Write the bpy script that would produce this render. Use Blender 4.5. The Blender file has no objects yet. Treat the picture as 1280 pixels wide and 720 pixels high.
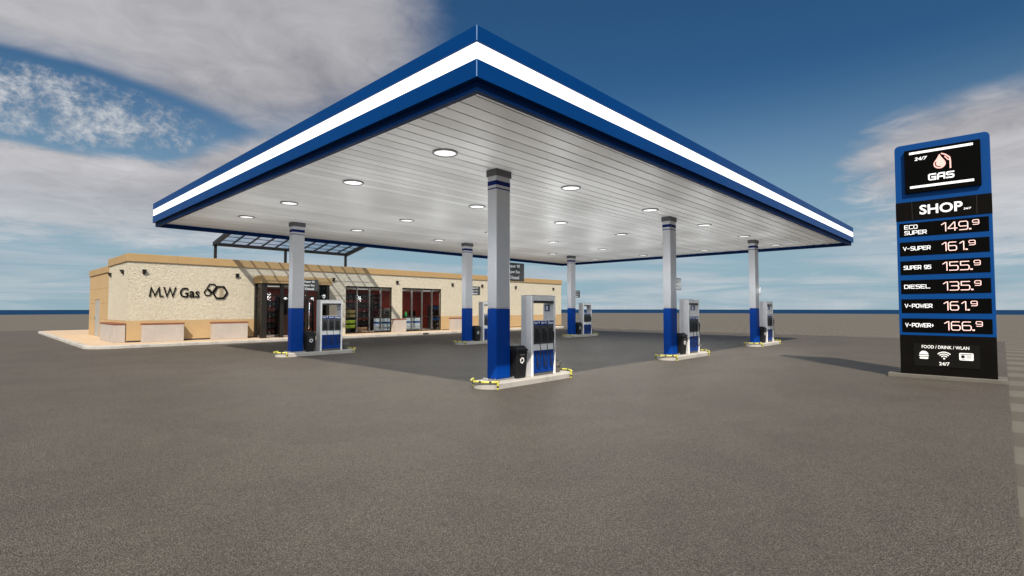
import bpy, bmesh, math, random
from mathutils import Vector, Matrix

random.seed(7)
R = math.radians
S = bpy.context.scene
COL = S.collection

# ------------------------------------------------------------------ camera
F, HZ, YAW, EYE = 646.7194, 384.9933, 0.7578, 1.7
cam_data = bpy.data.cameras.new('camera')
cam = bpy.data.objects.new('camera', cam_data)
COL.objects.link(cam)
cam_data.sensor_width = 36.0
cam_data.lens = F / 1280.0 * 36.0
cam_data.clip_start = 0.05
cam_data.clip_end = 6000
cam.location = (0, 0, EYE)
cam.rotation_euler = (math.pi / 2 + math.atan((HZ - 360.0) / F), 0, YAW - math.pi / 2)
S.camera = cam


# ------------------------------------------------------------------ materials
def new_mat(name):
    m = bpy.data.materials.new(name)
    m.use_nodes = True
    nt = m.node_tree
    nt.nodes.clear()
    out = nt.nodes.new('ShaderNodeOutputMaterial')
    p = nt.nodes.new('ShaderNodeBsdfPrincipled')
    nt.links.new(p.outputs[0], out.inputs[0])
    return m, nt, p, out


def noise(nt, scale, detail=4, rough=0.55, vec=None, dist=0.0):
    n = nt.nodes.new('ShaderNodeTexNoise')
    n.inputs['Scale'].default_value = scale
    n.inputs['Detail'].default_value = detail
    n.inputs['Roughness'].default_value = rough
    n.inputs['Distortion'].default_value = dist
    if vec is not None:
        nt.links.new(vec, n.inputs['Vector'])
    return n


def ramp(nt, fac, stops):
    r = nt.nodes.new('ShaderNodeValToRGB')
    el = r.color_ramp.elements
    while len(el) > 1:
        el.remove(el[-1])
    el[0].position = stops[0][0]
    el[0].color = (*stops[0][1], 1)
    for pos, c in stops[1:]:
        e = el.new(pos)
        e.color = (*c, 1)
    nt.links.new(fac, r.inputs[0])
    return r


def objcoord(nt, scale=(1, 1, 1)):
    t = nt.nodes.new('ShaderNodeTexCoord')
    m = nt.nodes.new('ShaderNodeMapping')
    m.inputs['Scale'].default_value = scale
    nt.links.new(t.outputs['Object'], m.inputs['Vector'])
    return m.outputs[0]


def mul(c, k):
    return tuple(max(0.0, x * k) for x in c)


def simple(name, col, rough=0.5, metal=0.0, var=0.12, vscale=3.0, bump=0.0, bscale=60.0, spec=0.5, coat=0.0, stretch=(1, 1, 1)):
    """painted / moulded surface with slight uneven wear in colour, gloss and relief"""
    m, nt, p, out = new_mat(name)
    v = objcoord(nt, stretch)
    n = noise(nt, vscale, 6, 0.65, v)
    r = ramp(nt, n.outputs[0], [(0.3, mul(col, 1 - var)), (0.7, mul(col, 1 + var))])
    nt.links.new(r.outputs[0], p.inputs['Base Color'])
    rr = nt.nodes.new('ShaderNodeMapRange')
    rr.inputs['To Min'].default_value = max(0.02, rough - 0.08)
    rr.inputs['To Max'].default_value = min(1, rough + 0.10)
    n2 = noise(nt, vscale * 4.3, 4, 0.6, v)
    nt.links.new(n2.outputs[0], rr.inputs[0])
    nt.links.new(rr.outputs[0], p.inputs['Roughness'])
    p.inputs['Metallic'].default_value = metal
    p.inputs['Specular IOR Level'].default_value = spec
    p.inputs['Coat Weight'].default_value = coat
    if bump:
        nb = noise(nt, bscale, 3, 0.6, v)
        b = nt.nodes.new('ShaderNodeBump')
        b.inputs['Strength'].default_value = bump
        b.inputs['Distance'].default_value = 0.01
        nt.links.new(nb.outputs[0], b.inputs['Height'])
        nt.links.new(b.outputs[0], p.inputs['Normal'])
    return m


def emit(name, col, strength):
    m, nt, p, out = new_mat(name)
    p.inputs['Base Color'].default_value = (*mul(col, 0.6), 1)
    p.inputs['Emission Color'].default_value = (*col, 1)
    p.inputs['Emission Strength'].default_value = strength
    p.inputs['Roughness'].default_value = 0.4
    return m


def asphalt():
    m, nt, p, out = new_mat('asphalt')
    v = objcoord(nt)
    big = noise(nt, 0.16, 5, 0.6, v)
    c1 = ramp(nt, big.outputs[0], [(0.3, (0.155, 0.136, 0.114)), (0.7, (0.184, 0.162, 0.137))])
    vor = nt.nodes.new('ShaderNodeTexVoronoi')
    vor.inputs['Scale'].default_value = 96
    vor.inputs['Randomness'].default_value = 1.0
    nt.links.new(v, vor.inputs['Vector'])
    sep = nt.nodes.new('ShaderNodeSeparateColor')
    nt.links.new(vor.outputs['Color'], sep.inputs[0])
    stone = ramp(nt, sep.outputs[0], [(0.0, (0.66, 0.65, 0.63)), (0.6, (0.96, 0.96, 0.96)), (0.95, (1.15, 1.13, 1.10)), (1.0, (1.6, 1.56, 1.5))])
    mx = nt.nodes.new('ShaderNodeMix')
    mx.data_type = 'RGBA'
    mx.blend_type = 'MULTIPLY'
    mx.inputs[0].default_value = 1.0
    nt.links.new(c1.outputs[0], mx.inputs[6])
    nt.links.new(stone.outputs[0], mx.inputs[7])
    # faint wear patches of their own shape
    st = noise(nt, 0.55, 8, 0.7, v, 1.2)
    sr = ramp(nt, st.outputs[0], [(0.42, (0.90, 0.90, 0.91)), (0.56, (1.03, 1.03, 1.02))])
    mx2 = nt.nodes.new('ShaderNodeMix')
    mx2.data_type = 'RGBA'
    mx2.blend_type = 'MULTIPLY'
    mx2.inputs[0].default_value = 1.0
    nt.links.new(mx.outputs[2], mx2.inputs[6])
    nt.links.new(sr.outputs[0], mx2.inputs[7])
    # dark binder in the gaps between the stones
    gp = ramp(nt, vor.outputs['Distance'], [(0.30, (1.05, 1.05, 1.05)), (0.62, (0.40, 0.385, 0.37))])
    mx3 = nt.nodes.new('ShaderNodeMix')
    mx3.data_type = 'RGBA'
    mx3.blend_type = 'MULTIPLY'
    mx3.inputs[0].default_value = 1.0
    nt.links.new(mx2.outputs[2], mx3.inputs[6])
    nt.links.new(gp.outputs[0], mx3.inputs[7])
    nt.links.new(mx3.outputs[2], p.inputs['Base Color'])
    p.inputs['Roughness'].default_value = 0.62
    p.inputs['Specular IOR Level'].default_value = 0.30
    n2 = noise(nt, 34, 5, 0.7, v)
    add = nt.nodes.new('ShaderNodeMath')
    add.operation = 'MULTIPLY_ADD'
    inv = nt.nodes.new('ShaderNodeMath')
    inv.operation = 'SUBTRACT'
    inv.inputs[0].default_value = 1.0
    nt.links.new(vor.outputs['Distance'], inv.inputs[1])
    nt.links.new(inv.outputs[0], add.inputs[0])
    add.inputs[1].default_value = 0.8
    nt.links.new(n2.outputs[0], add.inputs[2])
    b = nt.nodes.new('ShaderNodeBump')
    b.inputs['Strength'].default_value = 1.0
    b.inputs['Distance'].default_value = 0.014
    nt.links.new(add.outputs[0], b.inputs['Height'])
    nt.links.new(b.outputs[0], p.inputs['Normal'])
    return m


def checker_ground():
    m, nt, p, out = new_mat('ground')
    v = objcoord(nt)
    ch = nt.nodes.new('ShaderNodeTexChecker')
    ch.inputs['Scale'].default_value = 1.0
    ch.inputs['Color1'].default_value = (0.098, 0.089, 0.075, 1)
    ch.inputs['Color2'].default_value = (0.134, 0.122, 0.103, 1)
    nt.links.new(v, ch.inputs['Vector'])
    n = noise(nt, 0.7, 8, 0.7, v)
    r = ramp(nt, n.outputs[0], [(0.3, (0.9, 0.9, 0.9)), (0.7, (1.1, 1.1, 1.1))])
    mx = nt.nodes.new('ShaderNodeMix')
    mx.data_type = 'RGBA'
    mx.blend_type = 'MULTIPLY'
    mx.inputs[0].default_value = 1
    nt.links.new(ch.outputs[0], mx.inputs[6])
    nt.links.new(r.outputs[0], mx.inputs[7])
    nt.links.new(mx.outputs[2], p.inputs['Base Color'])
    p.inputs['Roughness'].default_value = 0.9
    p.inputs['Specular IOR Level'].default_value = 0.15
    nb = noise(nt, 25, 6, 0.7, v)
    b = nt.nodes.new('ShaderNodeBump')
    b.inputs['Strength'].default_value = 0.4
    b.inputs['Distance'].default_value = 0.01
    nt.links.new(nb.outputs[0], b.inputs['Height'])
    nt.links.new(b.outputs[0], p.inputs['Normal'])
    return m


def stone():
    m, nt, p, out = new_mat('cream rock face stone')
    v = objcoord(nt, (1.0, 1.0, 1.9))
    n1 = noise(nt, 6.5, 10, 0.70, v, 0.6)
    vor = nt.nodes.new('ShaderNodeTexVoronoi')
    vor.feature = 'DISTANCE_TO_EDGE'
    vor.inputs['Scale'].default_value = 8.5
    wv = nt.nodes.new('ShaderNodeVectorMath')
    wv.operation = 'MULTIPLY_ADD'
    nn = noise(nt, 5.0, 4, 0.6, v)
    nt.links.new(nn.outputs['Color'], wv.inputs[0])
    wv.inputs[1].default_value = (0.35, 0.35, 0.35)
    nt.links.new(v, wv.inputs[2])
    nt.links.new(wv.outputs[0], vor.inputs['Vector'])
    base = ramp(nt, n1.outputs[0], [(0.25, (0.47, 0.415, 0.30)), (0.5, (0.605, 0.56, 0.445)), (0.75, (0.69, 0.655, 0.55))])
    # small dark pits where the face is broken
    pit = noise(nt, 15, 7, 0.75, v, 0.6)
    pr = ramp(nt, pit.outputs[0], [(0.32, (0.30, 0.24, 0.17)), (0.45, (1, 1, 1))])
    mx = nt.nodes.new('ShaderNodeMix')
    mx.data_type = 'RGBA'
    mx.blend_type = 'MULTIPLY'
    mx.inputs[0].default_value = 1
    nt.links.new(base.outputs[0], mx.inputs[6])
    nt.links.new(pr.outputs[0], mx.inputs[7])
    nt.links.new(mx.outputs[2], p.inputs['Base Color'])
    p.inputs['Roughness'].default_value = 0.9
    p.inputs['Specular IOR Level'].default_value = 0.2
    cl = nt.nodes.new('ShaderNodeMath')
    cl.operation = 'MINIMUM'
    cl.inputs[1].default_value = 0.12
    nt.links.new(vor.outputs['Distance'], cl.inputs[0])
    sc = nt.nodes.new('ShaderNodeMath')
    sc.operation = 'MULTIPLY_ADD'
    nt.links.new(cl.outputs[0], sc.inputs[0])
    sc.inputs[1].default_value = 3.0
    nt.links.new(n1.outputs[0], sc.inputs[2])
    b = nt.nodes.new('ShaderNodeBump')
    b.inputs['Strength'].default_value = 0.9
    b.inputs['Distance'].default_value = 0.038
    nt.links.new(sc.outputs[0], b.inputs['Height'])
    nt.links.new(b.outputs[0], p.inputs['Normal'])
    return m


def glass(name, tint, gloss=1.0):
    m = bpy.data.materials.new(name)
    m.use_nodes = True
    nt = m.node_tree
    nt.nodes.clear()
    out = nt.nodes.new('ShaderNodeOutputMaterial')
    tr = nt.nodes.new('ShaderNodeBsdfTransparent')
    tr.inputs[0].default_value = (*tint, 1)
    gl = nt.nodes.new('ShaderNodeBsdfGlossy')
    gl.inputs['Roughness'].default_value = 0.02
    fr = nt.nodes.new('ShaderNodeFresnel')
    fr.inputs[0].default_value = 1.35
    mg = nt.nodes.new('ShaderNodeMath')
    mg.operation = 'MULTIPLY'
    mg.inputs[1].default_value = gloss
    geo = nt.nodes.new('ShaderNodeNewGeometry')
    fb = nt.nodes.new('ShaderNodeMath')
    fb.operation = 'SUBTRACT'
    fb.inputs[0].default_value = 1.0
    nt.links.new(geo.outputs['Backfacing'], fb.inputs[1])
    ff = nt.nodes.new('ShaderNodeMath')
    ff.operation = 'MULTIPLY'
    nt.links.new(fr.outputs[0], ff.inputs[0])
    nt.links.new(fb.outputs[0], ff.inputs[1])
    nt.links.new(ff.outputs[0], mg.inputs[0])
    n = nt.nodes.new('ShaderNodeTexNoise')
    n.inputs['Scale'].default_value = 0.8
    b = nt.nodes.new('ShaderNodeBump')
    b.inputs['Strength'].default_value = 0.012
    nt.links.new(n.outputs[0], b.inputs['Height'])
    nt.links.new(b.outputs[0], gl.inputs['Normal'])
    mx = nt.nodes.new('ShaderNodeMixShader')
    nt.links.new(mg.outputs[0], mx.inputs[0])
    nt.links.new(tr.outputs[0], mx.inputs[1])
    nt.links.new(gl.outputs[0], mx.inputs[2])
    nt.links.new(mx.outputs[0], out.inputs[0])
    return m


def concrete(name, c, bump=0.3, grime=0.75):
    m, nt, p, out = new_mat(name)
    v = objcoord(nt)
    n = noise(nt, 1.6, 9, 0.7, v)
    r = ramp(nt, n.outputs[0], [(0.28, mul(c, grime)), (0.5, c), (0.75, mul(c, 1.12))])
    nf = noise(nt, 70, 3, 0.6, v)
    rf = ramp(nt, nf.outputs[0], [(0.3, (0.86, 0.86, 0.86)), (0.6, (1.03, 1.03, 1.03))])
    mx = nt.nodes.new('ShaderNodeMix')
    mx.data_type = 'RGBA'
    mx.blend_type = 'MULTIPLY'
    mx.inputs[0].default_value = 1
    nt.links.new(r.outputs[0], mx.inputs[6])
    nt.links.new(rf.outputs[0], mx.inputs[7])
    nt.links.new(mx.outputs[2], p.inputs['Base Color'])
    p.inputs['Roughness'].default_value = 0.85
    p.inputs['Specular IOR Level'].default_value = 0.25
    b = nt.nodes.new('ShaderNodeBump')
    b.inputs['Strength'].default_value = bump
    b.inputs['Distance'].default_value = 0.008
    nt.links.new(nf.outputs[0], b.inputs['Height'])
    nt.links.new(b.outputs[0], p.inputs['Normal'])
    return m


def wood(name, c, axis=(1, 14, 14)):
    m, nt, p, out = new_mat(name)
    v = objcoord(nt, axis)
    n = noise(nt, 2.0, 7, 0.65, v, 0.4)
    r = ramp(nt, n.outputs[0], [(0.3, mul(c, 0.55)), (0.5, c), (0.72, mul(c, 1.35))])
    nt.links.new(r.outputs[0], p.inputs['Base Color'])
    p.inputs['Roughness'].default_value = 0.6
    b = nt.nodes.new('ShaderNodeBump')
    b.inputs['Strength'].default_value = 0.3
    b.inputs['Distance'].default_value = 0.004
    nt.links.new(n.outputs[0], b.inputs['Height'])
    nt.links.new(b.outputs[0], p.inputs['Normal'])
    return m


def soffit_mat():
    m, nt, p, out = new_mat('white soffit metal')
    v = objcoord(nt, (0.35, 1.4, 1))
    n = noise(nt, 1.1, 6, 0.6, v)
    r = ramp(nt, n.outputs[0], [(0.3, (0.74, 0.74, 0.735)), (0.7, (0.86, 0.86, 0.855))])
    # every plank a slightly different white
    sy = nt.nodes.new('ShaderNodeSeparateXYZ')
    t0 = nt.nodes.new('ShaderNodeTexCoord')
    nt.links.new(t0.outputs['Object'], sy.inputs[0])
    q = nt.nodes.new('ShaderNodeMath')
    q.operation = 'MULTIPLY_ADD'
    q.inputs[1].default_value = 1 / 0.331
    q.inputs[2].default_value = 8.4795 / 0.331
    nt.links.new(sy.outputs[1], q.inputs[0])
    fl = nt.nodes.new('ShaderNodeMath')
    fl.operation = 'FLOOR'
    nt.links.new(q.outputs[0], fl.inputs[0])
    wn = nt.nodes.new('ShaderNodeTexWhiteNoise')
    wn.noise_dimensions = '1D'
    nt.links.new(fl.outputs[0], wn.inputs['W'])
    pv_ = ramp(nt, wn.outputs['Value'], [(0.0, (0.86,) * 3), (1.0, (1.04,) * 3)])
    mxp = nt.nodes.new('ShaderNodeMix')
    mxp.data_type = 'RGBA'
    mxp.blend_type = 'MULTIPLY'
    mxp.inputs[0].default_value = 1.0
    nt.links.new(r.outputs[0], mxp.inputs[6])
    nt.links.new(pv_.outputs[0], mxp.inputs[7])
    nt.links.new(mxp.outputs[2], p.inputs['Base Color'])
    rr = ramp(nt, n.outputs[0], [(0.3, (0.38,) * 3), (0.7, (0.52,) * 3)])
    nt.links.new(rr.outputs[0], p.inputs['Roughness'])
    p.inputs['Metallic'].default_value = 0.0
    p.inputs['Specular IOR Level'].default_value = 0.16
    v2 = objcoord(nt, (0.5, 2.2, 1))
    nb = noise(nt, 0.8, 3, 0.5, v2)
    b = nt.nodes.new('ShaderNodeBump')
    b.inputs['Strength'].default_value = 0.25
    b.inputs['Distance'].default_value = 0.03
    nt.links.new(nb.outputs[0], b.inputs['Height'])
    nt.links.new(b.outputs[0], p.inputs['Normal'])
    return m


M = dict(
    asphalt=asphalt(), ground=checker_ground(), stone=stone(), soffit=soffit_mat(),
    water=simple('sea water', (0.010, 0.037, 0.090), 0.9, var=0.1, vscale=0.02, spec=0.0),
    blue=simple('blue paint', (0.0, 0.038, 0.165), 0.42, spec=0.12, var=0.07, vscale=1.2, bump=0.03, bscale=4),
    column_blue=simple('column blue paint', (0.0, 0.040, 0.255), 0.45, spec=0.10, var=0.10, vscale=1.6, bump=0.03, bscale=8),
    navy=simple('dark blue trim paint', (0.0, 0.012, 0.060), 0.6, spec=0.06, var=0.1, vscale=1.5),
    seam=simple('pale blue seam', (0.20, 0.33, 0.55), 0.4),
    band=emit('lit white band', (1, 1, 1), 1.25),
    gap=simple('dark gap', (0.008, 0.010, 0.016), 0.6),
    lens=emit('lit lamp lens', (1.0, 0.99, 0.97), 0.72),
    rim=simple('grey lamp rim', (0.20, 0.20, 0.21), 0.4, metal=0.3),
    roofing=simple('grey roofing', (0.25, 0.25, 0.25), 0.9),
    shaft=simple('light grey column paint', (0.45, 0.455, 0.475), 0.42, var=0.07, vscale=1.3, bump=0.03, bscale=5),
    charcoal=simple('charcoal cap', (0.075, 0.075, 0.08), 0.5),
    steel=simple('galvanised plate', (0.33, 0.33, 0.34), 0.4, metal=0.5),
    pump_white=simple('white pump steel', (0.88, 0.88, 0.87), 0.4, var=0.06, vscale=4, bump=0.03, bscale=9),
    pump_side=simple('silver pump side', (0.62, 0.62, 0.63), 0.45, metal=0.15, var=0.08, vscale=3),
    pump_blue=simple('pump blue panel', (0.0, 0.035, 0.22), 0.35, spec=0.25, var=0.1, vscale=5),
    black=simple('black plastic', (0.012, 0.012, 0.013), 0.42, var=0.2, vscale=5, bump=0.05, bscale=120),
    rubber=simple('black rubber', (0.008, 0.008, 0.009), 0.5),
    dark=simple('dark grey plastic', (0.030, 0.030, 0.032), 0.45, var=0.15, vscale=6),
    slot=simple('dark blue hose slot', (0.0, 0.008, 0.05), 0.5),
    bin=simple('black bin plastic', (0.009, 0.009, 0.010), 0.5, spec=0.3, var=0.25, vscale=4, bump=0.08, bscale=90),
    bucket=simple('grey bucket plastic', (0.10, 0.095, 0.085), 0.55, var=0.15, vscale=8),
    yellow=simple('yellow rail paint', (0.56, 0.52, 0.07), 0.45, var=0.12, vscale=9),
    white=simple('white lettering', (0.85, 0.85, 0.84), 0.5, var=0.02),
    kerb=concrete('pale kerb concrete', (0.42, 0.40, 0.365), 0.35, 0.55),
    paving=concrete('tan paving', (0.52, 0.39, 0.265), 0.15, 0.90),
    plinth=concrete('grey plinth concrete', (0.14, 0.128, 0.11), 0.35, 0.7),
    tan=simple('tan render', (0.42, 0.295, 0.155), 0.85, var=0.06, vscale=1.1, bump=0.12, bscale=70, spec=0.2),
    cap=simple('tan parapet metal', (0.375, 0.252, 0.118), 0.6, var=0.06, vscale=0.9, spec=0.3),
    box=concrete('grey bench concrete', (0.41, 0.37, 0.335), 0.15, 0.9),
    wood=wood('red brown timber', (0.20, 0.062, 0.025)),
    frame=simple('dark bronze frame', (0.014, 0.012, 0.010), 0.45, spec=0.25, var=0.15),
    mullion=simple('anodised mullion', (0.16, 0.155, 0.15), 0.28, metal=0.6),
    glass=glass('window glass', (0.86, 0.88, 0.88), 0.55),
    dark_glass=glass('tinted door glass', (0.42, 0.43, 0.46), 0.6),
    roof_glass=glass('blue roof glass', (0.82, 0.86, 0.925), 0.8),
    red=simple('red interior wall', (0.36, 0.042, 0.020), 0.6, var=0.06),
    ceiling=simple('white ceiling', (0.8, 0.8, 0.78), 0.8, var=0.03),
    tile=simple('pinkish floor tile', (0.50, 0.40, 0.34), 0.4, var=0.1),
    shelf=simple('black shelving', (0.014, 0.012, 0.012), 0.4),
    wine=simple('dark red stock', (0.10, 0.018, 0.014), 0.45, var=0.4, vscale=12),
    brown=wood('brown counter timber', (0.12, 0.05, 0.028), (6, 6, 1)),
    card=simple('cardboard', (0.42, 0.25, 0.15), 0.8),
    lime=simple('lime green crate', (0.42, 0.58, 0.05), 0.5),
    olive=simple('brown produce', (0.28, 0.21, 0.08), 0.7, var=0.4, vscale=14),
    freezer=simple('pale freezer enamel', (0.52, 0.57, 0.62), 0.35),
    freezer_blue=simple('blue freezer stripe', (0.01, 0.07, 0.26), 0.35),
    green=simple('green bottle', (0.02, 0.32, 0.08), 0.3),
    pylon_blue=simple('pylon blue paint', (0.0, 0.050, 0.21), 0.5, spec=0.15, var=0.06, vscale=1.1, bump=0.03, bscale=5),
    pylon_black=simple('pylon black panel', (0.0050, 0.0044, 0.0038), 0.75, var=0.2, vscale=2, spec=0.04),
    screen=simple('black screen', (0.0022, 0.0022, 0.0022), 0.7, var=0.1, spec=0.03),
    led_white=emit('lit white lettering', (1, 1, 1), 0.62),
    led_pink=emit('lit pink digits', (1.0, 0.67, 0.61), 0.80),
    led_dim=emit('dim lit lettering', (0.9, 0.89, 0.84), 0.55),
    grey_door=simple('grey steel door', (0.34, 0.33, 0.30), 0.5),
    chrome=simple('chrome handle', (0.7, 0.7, 0.7), 0.15, metal=1.0),
)


# ------------------------------------------------------------------ mesh builder
class MB:
    def __init__(s):
        s.v, s.f = [], []

    def add(s, vs, fs):
        n = len(s.v)
        s.v += [tuple(a) for a in vs]
        s.f += [tuple(i + n for i in f) for f in fs]
        return s

    def box(s, x0, x1, y0, y1, z0, z1):
        x0, x1 = min(x0, x1), max(x0, x1)
        y0, y1 = min(y0, y1), max(y0, y1)
        z0, z1 = min(z0, z1), max(z0, z1)
        return s.add([(x0, y0, z0), (x1, y0, z0), (x1, y1, z0), (x0, y1, z0), (x0, y0, z1), (x1, y0, z1), (x1, y1, z1), (x0, y1, z1)],
                     [(3, 2, 1, 0), (4, 5, 6, 7), (0, 1, 5, 4), (1, 2, 6, 5), (2, 3, 7, 6), (3, 0, 4, 7)])

    def frustum(s, r0, r1):  # r = (x0,x1,y0,y1,z)
        a, b = r0, r1
        return s.add([(a[0], a[2], a[4]), (a[1], a[2], a[4]), (a[1], a[3], a[4]), (a[0], a[3], a[4]),
                      (b[0], b[2], b[4]), (b[1], b[2], b[4]), (b[1], b[3], b[4]), (b[0], b[3], b[4])],
                     [(3, 2, 1, 0), (4, 5, 6, 7), (0, 1, 5, 4), (1, 2, 6, 5), (2, 3, 7, 6), (3, 0, 4, 7)])

    def prism(s, poly, fr, t0, t1):
        """poly: 2-D outline; fr(x, y, h) -> point; extruded from h=t0 to h=t1"""
        n = len(poly)
        vs = [fr(x, y, t0) for x, y in poly] + [fr(x, y, t1) for x, y in poly]
        fs = [tuple(range(n - 1, -1, -1)), tuple(range(n, 2 * n))]
        fs += [(i, (i + 1) % n, n + (i + 1) % n, n + i) for i in range(n)]
        return s.add(vs, fs)

    def tube(s, pts, r, seg=10, r1=None, cap=True):
        pts = [Vector(p) for p in pts]
        n = len(pts)
        vs, fs = [], []
        up = Vector((0.13, 0.21, 0.97)).normalized()
        for i, p in enumerate(pts):
            d = (pts[min(i + 1, n - 1)] - pts[max(i - 1, 0)]).normalized()
            a = d.cross(up)
            if a.length < 1e-3:
                a = d.cross(Vector((1, 0, 0)))
            a.normalize()
            b = d.cross(a)
            rr = r if r1 is None else r + (r1 - r) * i / (n - 1)
            for k in range(seg):
                t = 2 * math.pi * k / seg
                vs.append(p + a * math.cos(t) * rr + b * math.sin(t) * rr)
        for i in range(n - 1):
            for k in range(seg):
                k2 = (k + 1) % seg
                fs.append((i * seg + k, i * seg + k2, (i + 1) * seg + k2, (i + 1) * seg + k))
        if cap:
            fs.append(tuple(range(seg - 1, -1, -1)))
            fs.append(tuple((n - 1) * seg + k for k in range(seg)))
        return s.add(vs, fs)

    def lathe(s, prof, c=(0, 0, 0), seg=24):
        vs, fs = [], []
        for r, z in prof:
            for k in range(seg):
                t = 2 * math.pi * k / seg
                vs.append((c[0] + r * math.cos(t), c[1] + r * math.sin(t), c[2] + z))
        for i in range(len(prof) - 1):
            for k in range(seg):
                k2 = (k + 1) % seg
                fs.append((i * seg + k, i * seg + k2, (i + 1) * seg + k2, (i + 1) * seg + k))
        if prof[0][0] > 1e-4:
            fs.append(tuple(range(seg - 1, -1, -1)))
        if prof[-1][0] > 1e-4:
            fs.append(tuple((len(prof) - 1) * seg + k for k in range(seg)))
        return s.add(vs, fs)

    def ring(s, prof, x0, x1, y0, y1):
        """closed profile [(inset, z)] swept round a rectangle with mitred corners"""
        n = len(prof)
        vs, fs = [], []
        for cx, cy, sx, sy in ((x0, y0, 1, 1), (x1, y0, -1, 1), (x1, y1, -1, -1), (x0, y1, 1, -1)):
            for d, z in prof:
                vs.append((cx + sx * d, cy + sy * d, z))
        for c in range(4):
            c2 = (c + 1) % 4
            for i in range(n):
                i2 = (i + 1) % n
                fs.append((c * n + i, c2 * n + i, c2 * n + i2, c * n + i2))
        return s.add(vs, fs)

    def build(s, name, mat, parent=None, bevel=0.0, smooth=False, seg=2):
        me = bpy.data.meshes.new(name)
        me.from_pydata(s.v, [], s.f)
        bm = bmesh.new()
        bm.from_mesh(me)
        bmesh.ops.recalc_face_normals(bm, faces=bm.faces)
        if bevel:
            es = [e for e in bm.edges if len(e.link_faces) == 2 and e.calc_face_angle(0) > 0.5]
            bmesh.ops.bevel(bm, geom=es, offset=bevel, segments=seg, affect='EDGES', profile=0.5, clamp_overlap=True)
        bm.to_mesh(me)
        bm.free()
        if smooth:
            for p in me.polygons:
                p.use_smooth = True
            try:
                me.set_sharp_from_angle(angle=R(38))
            except Exception:
                pass
        me.materials.append(M[mat] if isinstance(mat, str) else mat)
        o = bpy.data.objects.new(name, me)
        COL.objects.link(o)
        if parent is not None:
            o.parent = parent
        return o


def tag(o, label=None, cat=None, group=None, kind=None):
    if label:
        o['label'] = label
    if cat:
        o['category'] = cat
    if group:
        o['group'] = group
    if kind:
        o['kind'] = kind
    return o


def thing(name, loc, label, cat, group=None):
    o = bpy.data.objects.new(name, None)
    o.empty_display_size = 0.2
    o.location = loc
    COL.objects.link(o)
    return tag(o, label, cat, group)


def dup(root, loc, label):
    r = root.copy()
    COL.objects.link(r)
    r.location = loc
    r['label'] = label
    for ch in list(root.children):
        c = ch.copy()
        COL.objects.link(c)
        c.parent = r
        for g in list(ch.children):
            d = g.copy()
            COL.objects.link(d)
            d.parent = c
    return r


# ------------------------------------------------------------------ lettering
def fr_ny(ox, oy, oz):   # a face looking along -Y
    return lambda x, y, h: (ox + x, oy - h, oz + y)


def fr_nx(ox, oy, oz):   # a face looking along -X
    return lambda x, y, h: (ox - h, oy - x, oz + y)


def text(mb, s, fr, x0, x1, y0, y1, depth=0.004, bold=0.0, shear=0.0, h0=0.0):
    """word s fitted into the box x0..x1, y0..y1 of frame fr"""
    cu = bpy.data.curves.new('word', 'FONT')
    cu.body = s
    cu.size = 1.0
    cu.offset = bold
    cu.shear = shear
    cu.resolution_u = 3
    ob = bpy.data.objects.new('word', cu)
    COL.objects.link(ob)
    dg = bpy.context.evaluated_depsgraph_get()
    me = bpy.data.meshes.new_from_object(ob.evaluated_get(dg))
    co = [v.co.copy() for v in me.vertices]
    ax, bx = min(c.x for c in co), max(c.x for c in co)
    ay, by = min(c.y for c in co), max(c.y for c in co)
    fx = lambda c: (x0 + (c.x - ax) / (bx - ax) * (x1 - x0), y0 + (c.y - ay) / (by - ay) * (y1 - y0))
    bm = bmesh.new()
    bm.from_mesh(me)
    bmesh.ops.remove_doubles(bm, verts=bm.verts, dist=1e-5)
    bm.verts.ensure_lookup_table()
    base = [fx(v.co) for v in bm.verts]
    n = len(base)
    vs = [fr(x, y, h0) for x, y in base] + [fr(x, y, h0 + depth) for x, y in base]
    fs = []
    for f in bm.faces:
        ids = [v.index for v in f.verts]
        fs.append(tuple(n + i for i in ids))
        fs.append(tuple(reversed(ids)))
    for e in bm.edges:
        if len(e.link_faces) == 1:
            a, b = e.verts[0].index, e.verts[1].index
            fs.append((a, b, n + b, n + a))
    bm.free()
    mb.add(vs, fs)
    bpy.data.objects.remove(ob)
    bpy.data.curves.remove(cu)
    bpy.data.meshes.remove(me)


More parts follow.
